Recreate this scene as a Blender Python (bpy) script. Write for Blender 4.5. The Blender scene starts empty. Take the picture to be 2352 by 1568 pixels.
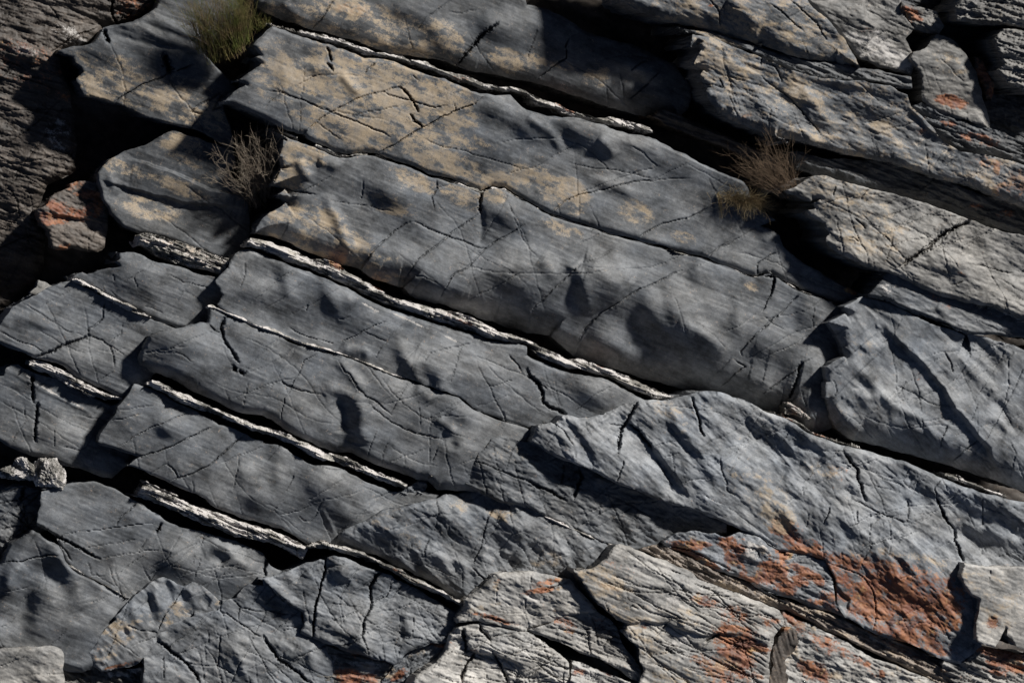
import bpy, math, random
import numpy as np
from mathutils import Vector, Matrix

# ------------------------------------------------------------------ camera, sky, sun, exposure
S = bpy.context.scene
SLOPE = math.radians(50)                       # dip of the outcrop
U = np.array([1.0, 0, 0]); V = np.array([0, math.cos(SLOPE), math.sin(SLOPE)]); N = np.array([0, -math.sin(SLOPE), math.cos(SLOPE)])
DIST = 20.0; HALF = 3.0
cdir = N * 1.0 + V * 0.10 - U * 0.27; cdir /= np.linalg.norm(cdir)
CP = cdir * DIST
cam = bpy.data.cameras.new('camera'); camo = bpy.data.objects.new('camera', cam); S.collection.objects.link(camo)
camo.location = CP; camo.rotation_euler = Vector(-cdir).to_track_quat('-Z', 'Y').to_euler()
cam.sensor_fit = 'HORIZONTAL'; cam.sensor_width = 36.0; cam.lens = 18.0 * DIST / HALF
cam.clip_start = 0.1; cam.clip_end = 2000.0
S.camera = camo
SUND = U * 0.74 + V * 0.46 + N * 0.54; SUND /= np.linalg.norm(SUND)
w = bpy.data.worlds.new('World'); S.world = w; w.use_nodes = True
nt = w.node_tree; bg = nt.nodes['Background']
sky = nt.nodes.new('ShaderNodeTexSky'); sky.sky_type = 'NISHITA'; sky.sun_disc = False
sky.air_density = 0.16; sky.dust_density = 0.2; sky.sun_elevation = math.asin(SUND[2]); sky.sun_rotation = math.atan2(SUND[0], SUND[1])
nt.links.new(sky.outputs[0], bg.inputs[0]); bg.inputs[1].default_value = 0.05
sl = bpy.data.lights.new('sun', 'SUN'); sl.energy = 5.0; sl.angle = math.radians(5.0); sl.color = (1.0, 0.97, 0.92)
slo = bpy.data.objects.new('sun', sl); S.collection.objects.link(slo)
slo.rotation_euler = Vector(SUND).to_track_quat('Z', 'Y').to_euler()
S.view_settings.view_transform = 'Standard'; S.view_settings.look = 'None'; S.view_settings.gamma = 1.0
S.view_settings.exposure = 0.06; S.view_settings.use_curve_mapping = False

# ------------------------------------------------------------------ geometry helpers
# the outcrop is surveyed in picture units (2352 x 1568 over the framed 6 m x 4 m of rock); each surveyed point
# is carried along its sight line to a chosen height h (metres) above the mean rock plane
M4 = np.array(camo.rotation_euler.to_matrix())
RX, UY, FZ = M4[:, 0], M4[:, 1], -M4[:, 2]
TH = HALF / DIST; TV = TH * 682 / 1024
MM = 6.0 / 2352
def at(x, y, h):
    x = np.asarray(x, float); y = np.asarray(y, float); h = np.asarray(h, float)
    d = FZ + ((x / 2352 - .5) * 2 * TH)[..., None] * RX - ((y / 1568 - .5) * 2 * TV)[..., None] * UY
    t = (h - N @ CP) / (d @ N)
    return CP + d * t[..., None]
TX = [0, 605, 1210, 1747]; TY = [0, 363, 726, 1144.6]
def T(r, c, *p):
    return [(TX[c] + .27 * a, TY[r] + .27 * b) for a, b in zip(p[0::2], p[1::2])]

def noise_tex(seed, n=1024, beta=2.0, lo=1, hi=512, ax=1.0, ay=1.0):
    r = np.random.default_rng(seed)
    f = np.fft.rfft2(r.standard_normal((n, n)))
    ky = np.fft.fftfreq(n)[:, None] * n * ay; kx = np.fft.rfftfreq(n)[None, :] * n * ax
    k = np.sqrt(kx * kx + ky * ky)
    a = np.where((k >= lo) & (k <= hi), 1 / np.maximum(k, 1) ** (beta / 2 + .5), 0)
    z = np.fft.irfft2(f * a, s=(n, n)); z -= z.mean(); z /= z.std()
    return z.astype(np.float32)
NT = [noise_tex(11, beta=2.0, lo=4), noise_tex(12, beta=1.0, lo=4), noise_tex(13, beta=2.2, lo=2), noise_tex(14, beta=0.6, lo=12), noise_tex(15, beta=4.2, lo=4, hi=60), noise_tex(16, beta=2.0, lo=4, hi=120)]
def samp(k, x, y):
    t = NT[k]; n = t.shape[0]
    xi = np.floor(x); yi = np.floor(y); fx = (x - xi).astype(np.float32); fy = (y - yi).astype(np.float32)
    x0 = xi.astype(np.int64) % n; y0 = yi.astype(np.int64) % n; x1 = (x0 + 1) % n; y1 = (y0 + 1) % n
    fx = fx * fx * (3 - 2 * fx); fy = fy * fy * (3 - 2 * fy)
    return (t[y0, x0] * (1 - fx) + t[y0, x1] * fx) * (1 - fy) + (t[y1, x0] * (1 - fx) + t[y1, x1] * fx) * fy
def fb(k, x, y, wl, ang=0., along=1., off=0.):
    """noise whose coarsest waves are about wl units long, stretched 'along' times in direction ang (degrees, downwards)"""
    c, s = math.cos(math.radians(ang)), math.sin(math.radians(ang))
    a = (x * c + y * s) / along; b = -x * s + y * c
    q = 256.0 / wl if k != 3 else 85.0 / wl
    if k == 2: q = 512.0 / wl
    return samp(k, a * q + off * 37.3 + 1000, b * q + off * 91.7 + 1000)
def sst(a, b, x):
    t = np.clip((x - a) / (b - a), 0, 1); return t * t * (3 - 2 * t)
def terr(n, k, sharp=.07):
    z = n * k; f = np.floor(z); return (f + sst(1 - sharp, 1.0, z - f)) / k

def jag(poly, seed, amp=.07, mx=5, levels=3):
    r = np.random.default_rng(seed); p = np.array(poly, float)
    for l in range(levels):
        q = np.roll(p, -1, 0); d = q - p; L = np.hypot(d[:, 0], d[:, 1])
        m = (p + q) / 2; nn = np.stack([-d[:, 1], d[:, 0]], 1) / np.maximum(L, 1e-6)[:, None]
        m = m + nn * (r.uniform(-1, 1, len(p)) * np.minimum(L * amp, mx))[:, None]
        o = np.empty((len(p) * 2, 2)); o[0::2] = p; o[1::2] = m
        p = o
        if L.max() < 12: break
    return p
def inside(P, x, y):
    c = np.zeros(x.shape, bool); q = np.roll(P, -1, 0)
    for (x0, y0), (x1, y1) in zip(P, q):
        if y0 == y1: continue
        m = (y0 > y) != (y1 > y)
        c ^= m & (x < (x1 - x0) * (y - y0) / (y1 - y0) + x0)
    return c
def near_poly(P, x, y):
    """distance to the closed outline, nearest point and outward-normal of nearest side"""
    q = np.roll(P, -1, 0); area = np.sum(P[:, 0] * q[:, 1] - q[:, 0] * P[:, 1])
    best = np.full(x.shape, 1e18); nx = np.zeros(x.shape); ny = np.zeros(x.shape); bx = np.zeros(x.shape); by = np.zeros(x.shape)
    for (x0, y0), (x1, y1) in zip(P, q):
        dx, dy = x1 - x0, y1 - y0; L2 = dx * dx + dy * dy
        if L2 < 1e-9: continue
        t = np.clip(((x - x0) * dx + (y - y0) * dy) / L2, 0, 1)
        px = x0 + t * dx; py = y0 + t * dy; d = (x - px) ** 2 + (y - py) ** 2
        m = d < best; L = math.sqrt(L2); sg = 1 if area > 0 else -1
        best = np.where(m, d, best); bx = np.where(m, px, bx); by = np.where(m, py, by)
        nx = np.where(m, sg * dy / L, nx); ny = np.where(m, -sg * dx / L, ny)
    return np.sqrt(best), bx, by, nx, ny
def line_field(pl, X, Y, R):
    """(index window, distance, side, fraction along) of the lattice round an open polyline"""
    pl = np.array(pl, float); x0, y0 = pl.min(0) - R; x1, y1 = pl.max(0) + R
    xs = X[0]; ys = Y[:, 0]
    i0, i1 = np.searchsorted(xs, [x0, x1]); j0, j1 = np.searchsorted(ys, [y0, y1])
    if i1 <= i0 or j1 <= j0: return None
    sl_ = (slice(j0, j1), slice(i0, i1)); x = X[sl_]; y = Y[sl_]
    best = np.full(x.shape, 1e18); sd = np.zeros(x.shape); fr = np.zeros(x.shape)
    seg = np.hypot(*np.diff(pl, axis=0).T); cum = np.concatenate([[0], np.cumsum(seg)]); tot = cum[-1] + 1e-9
    for k in range(len(pl) - 1):
        ax, ay = pl[k]; dx, dy = pl[k + 1] - pl[k]; L2 = dx * dx + dy * dy
        if L2 < 1e-9: continue
        t = np.clip(((x - ax) * dx + (y - ay) * dy) / L2, 0, 1)
        d = (x - ax - t * dx) ** 2 + (y - ay - t * dy) ** 2; m = d < best
        cr = (dx * (y - ay) - dy * (x - ax)) / math.sqrt(L2)      # >0 : below / left-hand side on screen
        best = np.where(m, d, best); sd = np.where(m, cr, sd); fr = np.where(m, (cum[k] + t * seg[k]) / tot, fr)
    return sl_, np.sqrt(best), sd, fr
def jline(pl, r, amp=.10, mx=3.0):
    p = np.array(pl, float)
    for l in range(4):
        d = np.diff(p, axis=0); L = np.hypot(d[:, 0], d[:, 1])
        if L.max() < 6: break
        m = (p[1:] + p[:-1]) / 2 + np.stack([-d[:, 1], d[:, 0]], 1) / np.maximum(L, 1e-6)[:, None] * (r.uniform(-1, 1, len(L)) * np.minimum(L * amp, mx))[:, None]
        o = np.empty((len(p) + len(m), 2)); o[0::2] = p; o[1::2] = m; p = o
    return p

STEP = 2.2
def mesh_from(name, co, quads, mask=None, smooth=None, tris=None):
    me = bpy.data.meshes.new(name)
    nq = len(quads)
    me.vertices.add(len(co)); me.vertices.foreach_set('co', np.ascontiguousarray(co, np.float32).ravel())
    me.loops.add(nq * 4); me.loops.foreach_set('vertex_index', np.ascontiguousarray(quads, np.int32).ravel())
    me.polygons.add(nq); me.polygons.foreach_set('loop_start', np.arange(nq, dtype=np.int32) * 4)
    if smooth is None: smooth = np.ones(nq, bool)
    me.polygons.foreach_set('use_smooth', smooth)
    me.update(calc_edges=True)
    if mask is not None:
        at_ = me.attributes.new('mask', 'FLOAT_COLOR', 'POINT'); at_.data.foreach_set('color', np.ascontiguousarray(mask, np.float32).ravel())
    return me

# ------------------------------------------------------------------ materials
def rock_material(name, base, base2, lichen=(.41, .32, .215), rust=(.205, .075, .042), rust2=(.37, .155, .07), pale=(.46, .44, .42), rough=.62, bump=.5, sc=1.0):
    m = bpy.data.materials.new(name); m.use_nodes = True; t = m.node_tree; nd = t.nodes; lk = t.links
    b = nd['Principled BSDF']; b.inputs['Roughness'].default_value = rough; b.inputs['Specular IOR Level'].default_value = .4
    tc = nd.new('ShaderNodeTexCoord'); at_ = nd.new('ShaderNodeAttribute'); at_.attribute_name = 'mask'
    sep = nd.new('ShaderNodeSeparateColor'); lk.new(at_.outputs['Color'], sep.inputs[0])
    def noise(scale, det=6, ro=.6, dis=0., vec=None):
        n = nd.new('ShaderNodeTexNoise'); n.inputs['Scale'].default_value = scale * sc; n.inputs['Detail'].default_value = det; n.inputs['Roughness'].default_value = ro; n.inputs['Distortion'].default_value = dis
        lk.new(vec if vec else tc.outputs['Object'], n.inputs['Vector']); return n.outputs['Fac']
    def mixc(fac, a, c):
        x = nd.new('ShaderNodeMix'); x.data_type = 'RGBA'
        lk.new(fac, x.inputs[0])
        for s_, i in ((a, 6), (c, 7)):
            if isinstance(s_, tuple): x.inputs[i].default_value = (*s_, 1)
            else: lk.new(s_, x.inputs[i])
        return x.outputs[2]
    def ramp(fac, a, b_):
        r = nd.new('ShaderNodeMapRange'); r.inputs[1].default_value = a; r.inputs[2].default_value = b_; lk.new(fac, r.inputs[0]); return r.outputs[0]
    def mth(op, a, c):
        x = nd.new('ShaderNodeMath'); x.operation = op
        for s_, i in ((a, 0), (c, 1)):
            if isinstance(s_, (int, float)): x.inputs[i].default_value = s_
            else: lk.new(s_, x.inputs[i])
        return x.outputs[0]
    n1 = noise(2.2, 5, .6); n2 = noise(34, 6, .65); n3 = noise(160, 3, .7)
    col = mixc(ramp(n1, .35, .65), base, base2)
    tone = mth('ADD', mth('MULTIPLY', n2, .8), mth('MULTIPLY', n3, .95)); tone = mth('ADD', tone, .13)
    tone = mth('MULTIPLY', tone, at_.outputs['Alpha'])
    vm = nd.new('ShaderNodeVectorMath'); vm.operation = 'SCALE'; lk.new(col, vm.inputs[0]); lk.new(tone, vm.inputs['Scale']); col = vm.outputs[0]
    def breakup(ch):
        k = mth('ADD', sep.outputs[ch], mth('MULTIPLY', mth('SUBTRACT', n2, .5), 1.7)); k = mth('ADD', k, mth('MULTIPLY', mth('SUBTRACT', n3, .5), 1.6))
        return mth('MULTIPLY', ramp(k, (.26, .36, .36)[ch], (.92, .74, .74)[ch]), (.92, .95, .95)[ch])
    pv = nd.new('ShaderNodeVectorMath'); pv.operation = 'SCALE'; pv.inputs[0].default_value = pale; lk.new(mth('ADD', mth('MULTIPLY', n2, .9), .5), pv.inputs['Scale'])
    col = mixc(breakup(2), col, pv.outputs[0])
    rc = mixc(ramp(noise(9, 5, .7, .6), .4, .62), rust, rust2)
    rc = mixc(ramp(noise(5, 6, .7, .8), .52, .62), rc, (.115, .052, .042)); rc = mixc(ramp(noise(6.5, 6, .7, .5), .57, .66), rc, (.42, .26, .11))
    rv = nd.new('ShaderNodeVectorMath'); rv.operation = 'SCALE'; lk.new(rc, rv.inputs[0]); lk.new(mth('ADD', mth('MULTIPLY', n2, 1.2), .35), rv.inputs['Scale'])
    col = mixc(breakup(1), col, rv.outputs[0])
    lv = nd.new('ShaderNodeVectorMath'); lv.operation = 'SCALE'; lv.inputs[0].default_value = lichen; lk.new(mth('ADD', mth('MULTIPLY', n3, .8), .55), lv.inputs['Scale'])
    col = mixc(mth('MULTIPLY', breakup(0), mth('ADD', mth('MULTIPLY', ramp(noise(13, 5, .65), .30, .62), .55), .45)), col, lv.outputs[0])
    lk.new(col, b.inputs['Base Color'])
    bp = nd.new('ShaderNodeBump'); bp.inputs['Strength'].default_value = bump; bp.inputs['Distance'].default_value = .0016
    hh = mth('ADD', mth('MULTIPLY', noise(60, 5, .65), 1.0), mth('MULTIPLY', n3, .25))
    lk.new(hh, bp.inputs['Height']); lk.new(bp.outputs[0], b.inputs['Normal'])
    return m
M_SLATE = rock_material('grey_slate', (.118, .130, .147), (.186, .190, .194), bump=.28)
M_PALE = rock_material('pale_weathered_slate', (.265, .262, .256), (.395, .375, .345), bump=.45)
M_BROWN = rock_material('brown_weathered_slate', (.10, .085, .075), (.15, .125, .105), bump=.5)
M_QUARTZ = rock_material('vein_quartz', (.19, .185, .17), (.30, .28, .25), pale=(.56, .53, .51), rough=.6, bump=.6, sc=1.4)

# ------------------------------------------------------------------ slab builder
SLABS = {}; SEED = [100]
BED = 22.0
CR = {}          # open cracks surveyed by hand: slab -> [(line, half width, depth)]
def build(name, key, poly, h, mat, label=None, cat='rock slab', group='slate slabs of the outcrop', parent=None, g=(0, 0), thick=.45, tone=1.0,  # tone scales the colour; upper and left slabs lowered for vignette shade
          rnd=(8, 30, 8, 8), drop=(.012, .06, .015, .012), und=.010, undw=260, stri=.0016, strang=BED, terr_a=.0, terr_w=70, rough=.0012, cracks=14, cfam=None,
          bumps=(), ridges=(), steps=(), lich=(), rust=(), pale=(), base=(0., 0., 0.), jamp=.07, jmx=4, step=None, lam=.006, cdep=.011, kind=None, tvar=.22, lichn=1.0, mlam=0., wrk=None, tstr=2.8, flk=.0022, nzk=1.0, lamp=0.):
    drop = tuple(v * .35 if i != 1 and v <= .015 else v for i, v in enumerate(drop)); rnd = tuple(v * .7 if i != 1 and v <= 8 else v for i, v in enumerate(rnd))
    SEED[0] += 1; sd = SEED[0]; r = np.random.default_rng(sd); st = step or STEP
    P = jag(poly, sd, jamp, jmx)
    cx, cy = np.mean(np.array(poly), 0)
    x0, y0 = P.min(0) - st; x1, y1 = P.max(0) + st
    x0 = max(x0, -170); y0 = max(y0, -170); x1 = min(x1, 2700); y1 = min(y1, 1738)
    def axis(a, b, lo, hi):                     # fine in the surveyed part, coarse beyond it
        L = [np.arange(a, min(b, lo), st * 3.2)] if a < lo else []
        if b > lo and a < hi: L.append(np.arange(max(a, lo), min(b, hi), st))
        if b > hi: L.append(np.arange(max(a, hi), b + 3.2 * st, st * 3.2))
        else: L.append(np.array([L[-1][-1] + st]))
        return np.concatenate(L)
    xs = axis(x0, x1, -14, 2366); ys = axis(y0, y1, -14, 1582); X, Y = np.meshgrid(xs, ys)
    Xc, Yc = (X[:-1, :-1] + X[1:, 1:]) / 2, (Y[:-1, :-1] + Y[1:, 1:]) / 2
    K = inside(P, Xc, Yc); X0c, Y0c = np.meshgrid((xs[:-1] + xs[1:]) / 2, (ys[:-1] + ys[1:]) / 2)
    K[0, :] = K[-1, :] = False; K[:, 0] = K[:, -1] = False
    ny, nx = X.shape; used = np.zeros((ny, nx), int)
    for dj in (0, 1):
        for di in (0, 1): used[dj:ny - 1 + dj, di:nx - 1 + di] += K
    vm = used > 0; bd = vm & (used < 4)
    dist = np.full((ny, nx), 0.); nX = np.zeros((ny, nx)); nY = np.zeros((ny, nx))
    px, py = X[vm], Y[vm]
    Ps = P if len(P) < 420 else P[::2]
    bx, by = px.copy(), py.copy(); b_ = bd[vm]
    _, bx[b_], by[b_], _, _ = near_poly(Ps, px[b_], py[b_])
    P1 = np.array(poly, float); d, _, _, n_x, n_y = near_poly(P1, px, py)
    d = np.where(inside(P1, px, py), d, 0); snap = b_ & (np.hypot(bx - px, by - py) < st * (1.3 if not len(xs) else np.where((px < -10) | (px > 2362) | (py < -10) | (py > 1578), 4.2, 1.3)))
    px = np.where(snap, bx, px); py = np.where(snap, by, py)
    X = X.copy(); Y = Y.copy(); Xo, Yo = X.copy(), Y.copy(); X[vm] = px; Y[vm] = py
    # heights
    H = np.zeros((ny, nx)) + h + g[0] * (Xo - cx) / 1000 + g[1] * (Yo - cy) / 1000
    o = sd * 1.7
    H += und * fb(4, Xo, Yo, undw, strang, 1.8, o)
    H += .27 * stri * (.8 * fb(5, Xo, Yo, 18, strang + 1.5, 14, o + 1) * (.55 + .45 * np.tanh(1.5 * fb(0, Xo, Yo, 200, 0, 1, o + 2))) + .9 * fb(5, Xo, Yo, 60, strang - 2, 9, o + 3))
    H += .4 * rough * fb(5, Xo, Yo, 40, 0, 1, o + 4) * (.6 + .4 * fb(0, Xo, Yo, 150, 0, 1, o + 5))
    if terr_a: H += terr_a * terr(fb(5, Xo, Yo, terr_w * 2, strang, tstr, o + 6), 2.2) * .7 + terr_a * .3 * terr(fb(5, Xo, Yo, terr_w * .5, strang, tstr * 1.4, o + 7), 2.0)
    if wrk:
        wn = 1 - np.abs(fb(4, Xo, Yo, wrk[2] * 1.7, wrk[1], 4.0, o + 14)) * .9; wa = sst(-.6, .9, fb(0, Xo, Yo, 190, 0, 1, o + 15))
        H += wrk[0] * wn * (.25 + wa) + .5 * wrk[0] * (1 - np.abs(fb(4, Xo, Yo, wrk[2] * .9, wrk[1] - 14, 3.6, o + 16))) * (1.1 - wa)
    if mlam: H += .45 * mlam * terr(fb(5, Xo, Yo, 30, strang, 11, o + 8), 2.0, .3)
    for (a, c, rx, ry, an, am) in bumps:
        ca, sa = math.cos(math.radians(an)), math.sin(math.radians(an)); rx, ry = rx * 1.22, ry * 1.22; u_ = ((Xo - a) * ca + (Yo - c) * sa) / rx; v_ = (-(Xo - a) * sa + (Yo - c) * ca) / ry
        q = u_ * u_ + v_ * v_; lt = ((Xo - a) * .85 - (Yo - c) * .53) / (.5 * (rx + ry)); q = q * (1.08 - .42 * np.tanh(1.7 * lt)) if am > 0 else q; H += (min(1.35 * am, .50 * min(rx, ry) * MM) if am > 0 else max(am, -.40 * min(rx, ry) * MM)) * np.exp(-q)
    for (pl, wd, am) in ridges:
        f = line_field(jline(pl, r, .06, 5), Xo, Yo, wd * 3.2)
        if f: 
            s_, dd, side, fr = f; tp = np.clip(np.minimum(fr, 1 - fr) * 5, 0, 1) ** .7
            H[s_] += (am if abs(am) > .1 else math.copysign(min(1.15 * abs(am), .70 * wd * MM), am)) * tp * np.exp(-(dd / (wd if wd > 50 else wd * 1.15)) ** 2)
    for (pl, wd, am, fall) in steps:        # surface stands higher by am on the side>0 of the line, fading over 'fall'
        f = line_field(jline(pl, r, .06, 4), Xo, Yo, fall * 1.5)
        if f:
            s_, dd, side, fr = f; tp = np.clip(np.minimum(fr, 1 - fr) * 6, 0, 1)
            H[s_] += am * tp * sst(-wd, wd, side) * np.where(side > 0, np.exp(-(dd / fall) ** 2), 1)
    D2 = np.zeros((ny, nx)); D2[vm] = d; n2x = np.zeros((ny, nx)); n2y = np.zeros((ny, nx)); n2x[vm] = n_x; n2y[vm] = n_y
    wt = np.maximum(-n2y, 0); wb = np.maximum(n2y, 0); wl = np.maximum(-n2x, 0) * .8; wr = np.maximum(n2x, 0) * .8; ws = wt + wb + wl + wr + 1e-6
    RW = (wt * rnd[0] + wb * rnd[1] + wl * rnd[2] + wr * rnd[3]) / ws; DR = (wt * drop[0] + wb * drop[1] + wl * drop[2] + wr * drop[3]) / ws
    q = np.clip(D2 / np.maximum(RW, 1e-3), 0, 1)
    H -= DR * (1 - q) ** 2.2
    # cracks : the surveyed ones and a seeded family of hairlines
    lines = [(pl, wd, dp) for pl, wd, dp in CR.get(key, [])]
    fam = cfam or ((-38, .42), (70, .26), (BED + 3, .2), (-12, .12))
    ii = np.argwhere(K)
    for k in range(int(cracks * .9)):
        j, i = ii[r.integers(len(ii))]; a = [xs[i], ys[j]]
        an = r.choice([f[0] for f in fam], p=np.array([f[1] for f in fam]) / sum(f[1] for f in fam)) + r.normal(0, 5)
        L = r.uniform(60, 420); pl = [tuple(a)]; nn = max(2, int(L / 26))
        for q_ in range(nn):
            an += r.normal(0, 7); a = [a[0] + L / nn * math.cos(math.radians(an)), a[1] + L / nn * math.sin(math.radians(an))]; pl.append(tuple(a))
        lines.append((pl, r.uniform(.25, .8), cdep * r.uniform(.3, .8)))
    for (pl, wd, dp) in lines:
        f = line_field(jline(pl, r, .075, 2.2), Xo, Yo, 22)
        if f:
            s_, dd, side, fr = f; tp = np.clip(np.minimum(fr, 1 - fr) * 9, .25, 1)
            wv = wd * (.75 + .35 * fb(1, Xo[s_], Yo[s_], 50, 0, 1, o + 9)); wv = np.maximum(wv, .45)
            H[s_] -= dp * tp * np.clip(1.5 - dd / (wv + .25), 0, 1)
            H[s_] += (r.random() - .5) * .10 * dp * np.tanh(side / 2) * np.exp(-(dd / 9) ** 2) * tp
    # masks: lichen, rust, pale, tone
    nb = fb(0, Xo, Yo, 120, strang, 1.5, o + 10); nf = fb(5, Xo, Yo, 34, strang, 2.4, o + 11)
    nz = nzk * (.26 * nb + .24 * nf)
    def blobs(L, b0, kz=1.0):
        m = np.full((ny, nx), float(b0))
        for (a, c, rx, ry, an, am) in L:
            ca, sa = math.cos(math.radians(an)), math.sin(math.radians(an)); u_ = ((Xo - a) * ca + (Yo - c) * sa) / rx; v_ = (-(Xo - a) * sa + (Yo - c) * ca) / ry
            m = np.maximum(m, am * sst(1.35, .45, np.sqrt(u_ * u_ + v_ * v_)))
        return np.where(m > .01, m + kz * nz * np.minimum(m * 3, 1), 0)
    if lamp: nz = nz + lamp * fb(5, Xo, Yo, 17, strang, 12, o + 19)
    mk = np.stack([np.clip(blobs(lich, base[0]), 0, 1) , np.clip(blobs(rust, base[1], .6) , 0, 1), np.clip(blobs(pale, base[2]), 0, 1),
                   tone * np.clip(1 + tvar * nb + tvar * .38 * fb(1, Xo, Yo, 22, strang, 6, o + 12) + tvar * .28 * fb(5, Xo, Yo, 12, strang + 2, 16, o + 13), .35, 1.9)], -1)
    if flk and (rust or base[1]): H += flk * sst(.2, .7, mk[..., 1]) * (terr(fb(5, Xo, Yo, 60, strang, 3.2, o + 17), 2.4) + .4 * terr(fb(5, Xo, Yo, 24, strang, 4, o + 18), 2.0))
    idx = np.full((ny, nx), -1, int); nv = int(vm.sum()); idx[vm] = np.arange(nv)
    co = at(X[vm], Y[vm], H[vm]); mask = mk[vm]
    kj, ki = np.nonzero(K)
    quads = np.stack([idx[kj, ki], idx[kj + 1, ki], idx[kj + 1, ki + 1], idx[kj, ki + 1]], 1)
    # broken sides: the outline carried back into the rock along the bedding normal in thin laminae
    e, ecell = [], []
    Kp = np.zeros((ny + 1, nx + 1), bool); Kp[1:ny, 1:nx] = K      # Kp[j+1,i+1]=K[j,i]
    up = Kp[:-1, 1:]; dn = Kp[1:, 1:]                               # cell above / below horizontal edge (j, i)->(j,i+1)
    for m_, fl in ((dn & ~up, False), (up & ~dn, True)):
        j, i = np.nonzero(m_[:, :nx - 1]); a, c = idx[j, i], idx[j, i + 1]; ecell.append(((j if not fl else j - 1), i)); e.append(np.stack([c, a] if fl else [a, c], 1))
    lf = Kp[1:, :-1]; rt = Kp[1:, 1:]                               # vertical edge (j,i)->(j+1,i)
    for m_, fl in ((rt & ~lf, True), (lf & ~rt, False)):
        j, i = np.nonzero(m_[:ny - 1, :]); a, c = idx[j, i], idx[j + 1, i]; ecell.append((j, (i if fl else i - 1))); e.append(np.stack([c, a] if fl else [a, c], 1))
    e = np.concatenate(e)
    ub, inv = np.unique(e, return_inverse=True); inv = inv.reshape(e.shape); nb_ = len(ub)
    P0 = co[ub]; onx = n2x[vm][ub]; ony = n2y[vm][ub]; out = onx[:, None] * RX - ony[:, None] * UY
    out = out - (out @ N)[:, None] * N
    xb, yb = X[vm][ub], Y[vm][ub]
    nl = 6 if thick > .2 else 4
    dz = np.cumsum(np.concatenate([[0], r.uniform(.35, 1.6, nl)])); dz = dz / dz[-1] * thick
    rings = []; rm = []
    for l in range(nl + 1):
        jit = 0 if l == 0 else lam * np.minimum(.9 * fb(5, xb, yb, 60, 0, 1, o + 20 + l) - 1.0 + r.normal(0, .5), 0) - .03 * dz[l]
        rings.append(P0 + out * np.reshape(jit, (-1, 1)) - N * (dz[l] + (0 if l == 0 else .12 * thick / nl * fb(5, xb, yb, 90, 0, 1, o + 40 + l)))[:, None] if l else P0.copy())
        mm_ = mask[ub].copy(); mm_[:, 0] *= .3; mm_[:, 3] *= r.uniform(.7, 1.1); rm.append(mm_)
    base_i = nv; wq = []
    for l in range(nl):
        a = base_i + l * nb_ + inv; c = a + nb_
        wq.append(np.stack([a[:, 1], a[:, 0], c[:, 0], c[:, 1]], 1))
    co = np.concatenate([co] + rings); mask = np.concatenate([mask] + rm)
    qa = np.concatenate([quads] + wq); sm = np.concatenate([np.ones(len(quads), bool), np.zeros(nl * len(e), bool)])
    org = at(np.array(cx), np.array(cy), np.array(h))
    # where an open crack runs from edge to edge the bed is in separate blocks: each its own part
    comp = np.zeros((ny - 1, nx - 1), int)
    for pl, wd, dp in (CR.get(key, []) if not parent and not kind and key != 'L' else []):
        pa = np.array(pl, float)
        if np.hypot(*(pa[-1] - pa[0])) < 110: continue
        de, _, _, _, _ = near_poly(P1, pa[[0, -1], 0], pa[[0, -1], 1])
        if de.max() > 34: continue
        u0 = (pa[0] - pa[1]) / np.hypot(*(pa[0] - pa[1])); u1 = (pa[-1] - pa[-2]) / np.hypot(*(pa[-1] - pa[-2]))
        ex = np.concatenate([[pa[0] + u0 * 4000], pa, [pa[-1] + u1 * 4000]])
        f = line_field(ex, X0c, Y0c, 5000)
        nc = comp * 2 + (f[2] > 0); 
        big = [v for v in np.unique(nc[K]) if (nc[K] == v).sum() > 900]
        if len(big) == len(np.unique(nc[K])): comp = nc
    labs = np.unique(comp[K]); cell_lab = comp[kj, ki]
    ej = np.concatenate([q_[0] for q_ in ecell]); ei = np.concatenate([q_[1] for q_ in ecell]); el = comp[np.clip(ej, 0, ny - 2), np.clip(ei, 0, nx - 2)]
    el_all = np.concatenate([cell_lab] + [el] * nl)
    if len(labs) > 1:
        ob = bpy.data.objects.new(name, None); S.collection.objects.link(ob); ob.location = org; ob.empty_display_size = .1
        for lb in labs:
            m_ = el_all == lb; qs = qa[m_]; uv, iv = np.unique(qs, return_inverse=True)
            me = mesh_from('rock_block', co[uv] - org, iv.reshape(qs.shape), mask[uv], sm[m_]); me.materials.append(mat)
            ch = bpy.data.objects.new('rock_block', me); S.collection.objects.link(ch); ch.parent = ob
    else:
        me = mesh_from(name, co - org, qa, mask, sm); me.materials.append(mat)
        ob = bpy.data.objects.new(name, me); S.collection.objects.link(ob); ob.location = org
    if parent:
        ob.parent = parent; ob.location = org - np.array(parent.location)
    else: ob['kind'] = kind or 'thing'
    if label: ob['label'] = label
    if not parent and not kind:
        ob['category'] = cat
        if group: ob['group'] = group
    SLABS[key] = ob
    return ob
def strip(up, lo): return list(up) + list(lo)[::-1]
def off(pl, dx, dy): return [(a + dx, b + dy) for a, b in pl]
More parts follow.
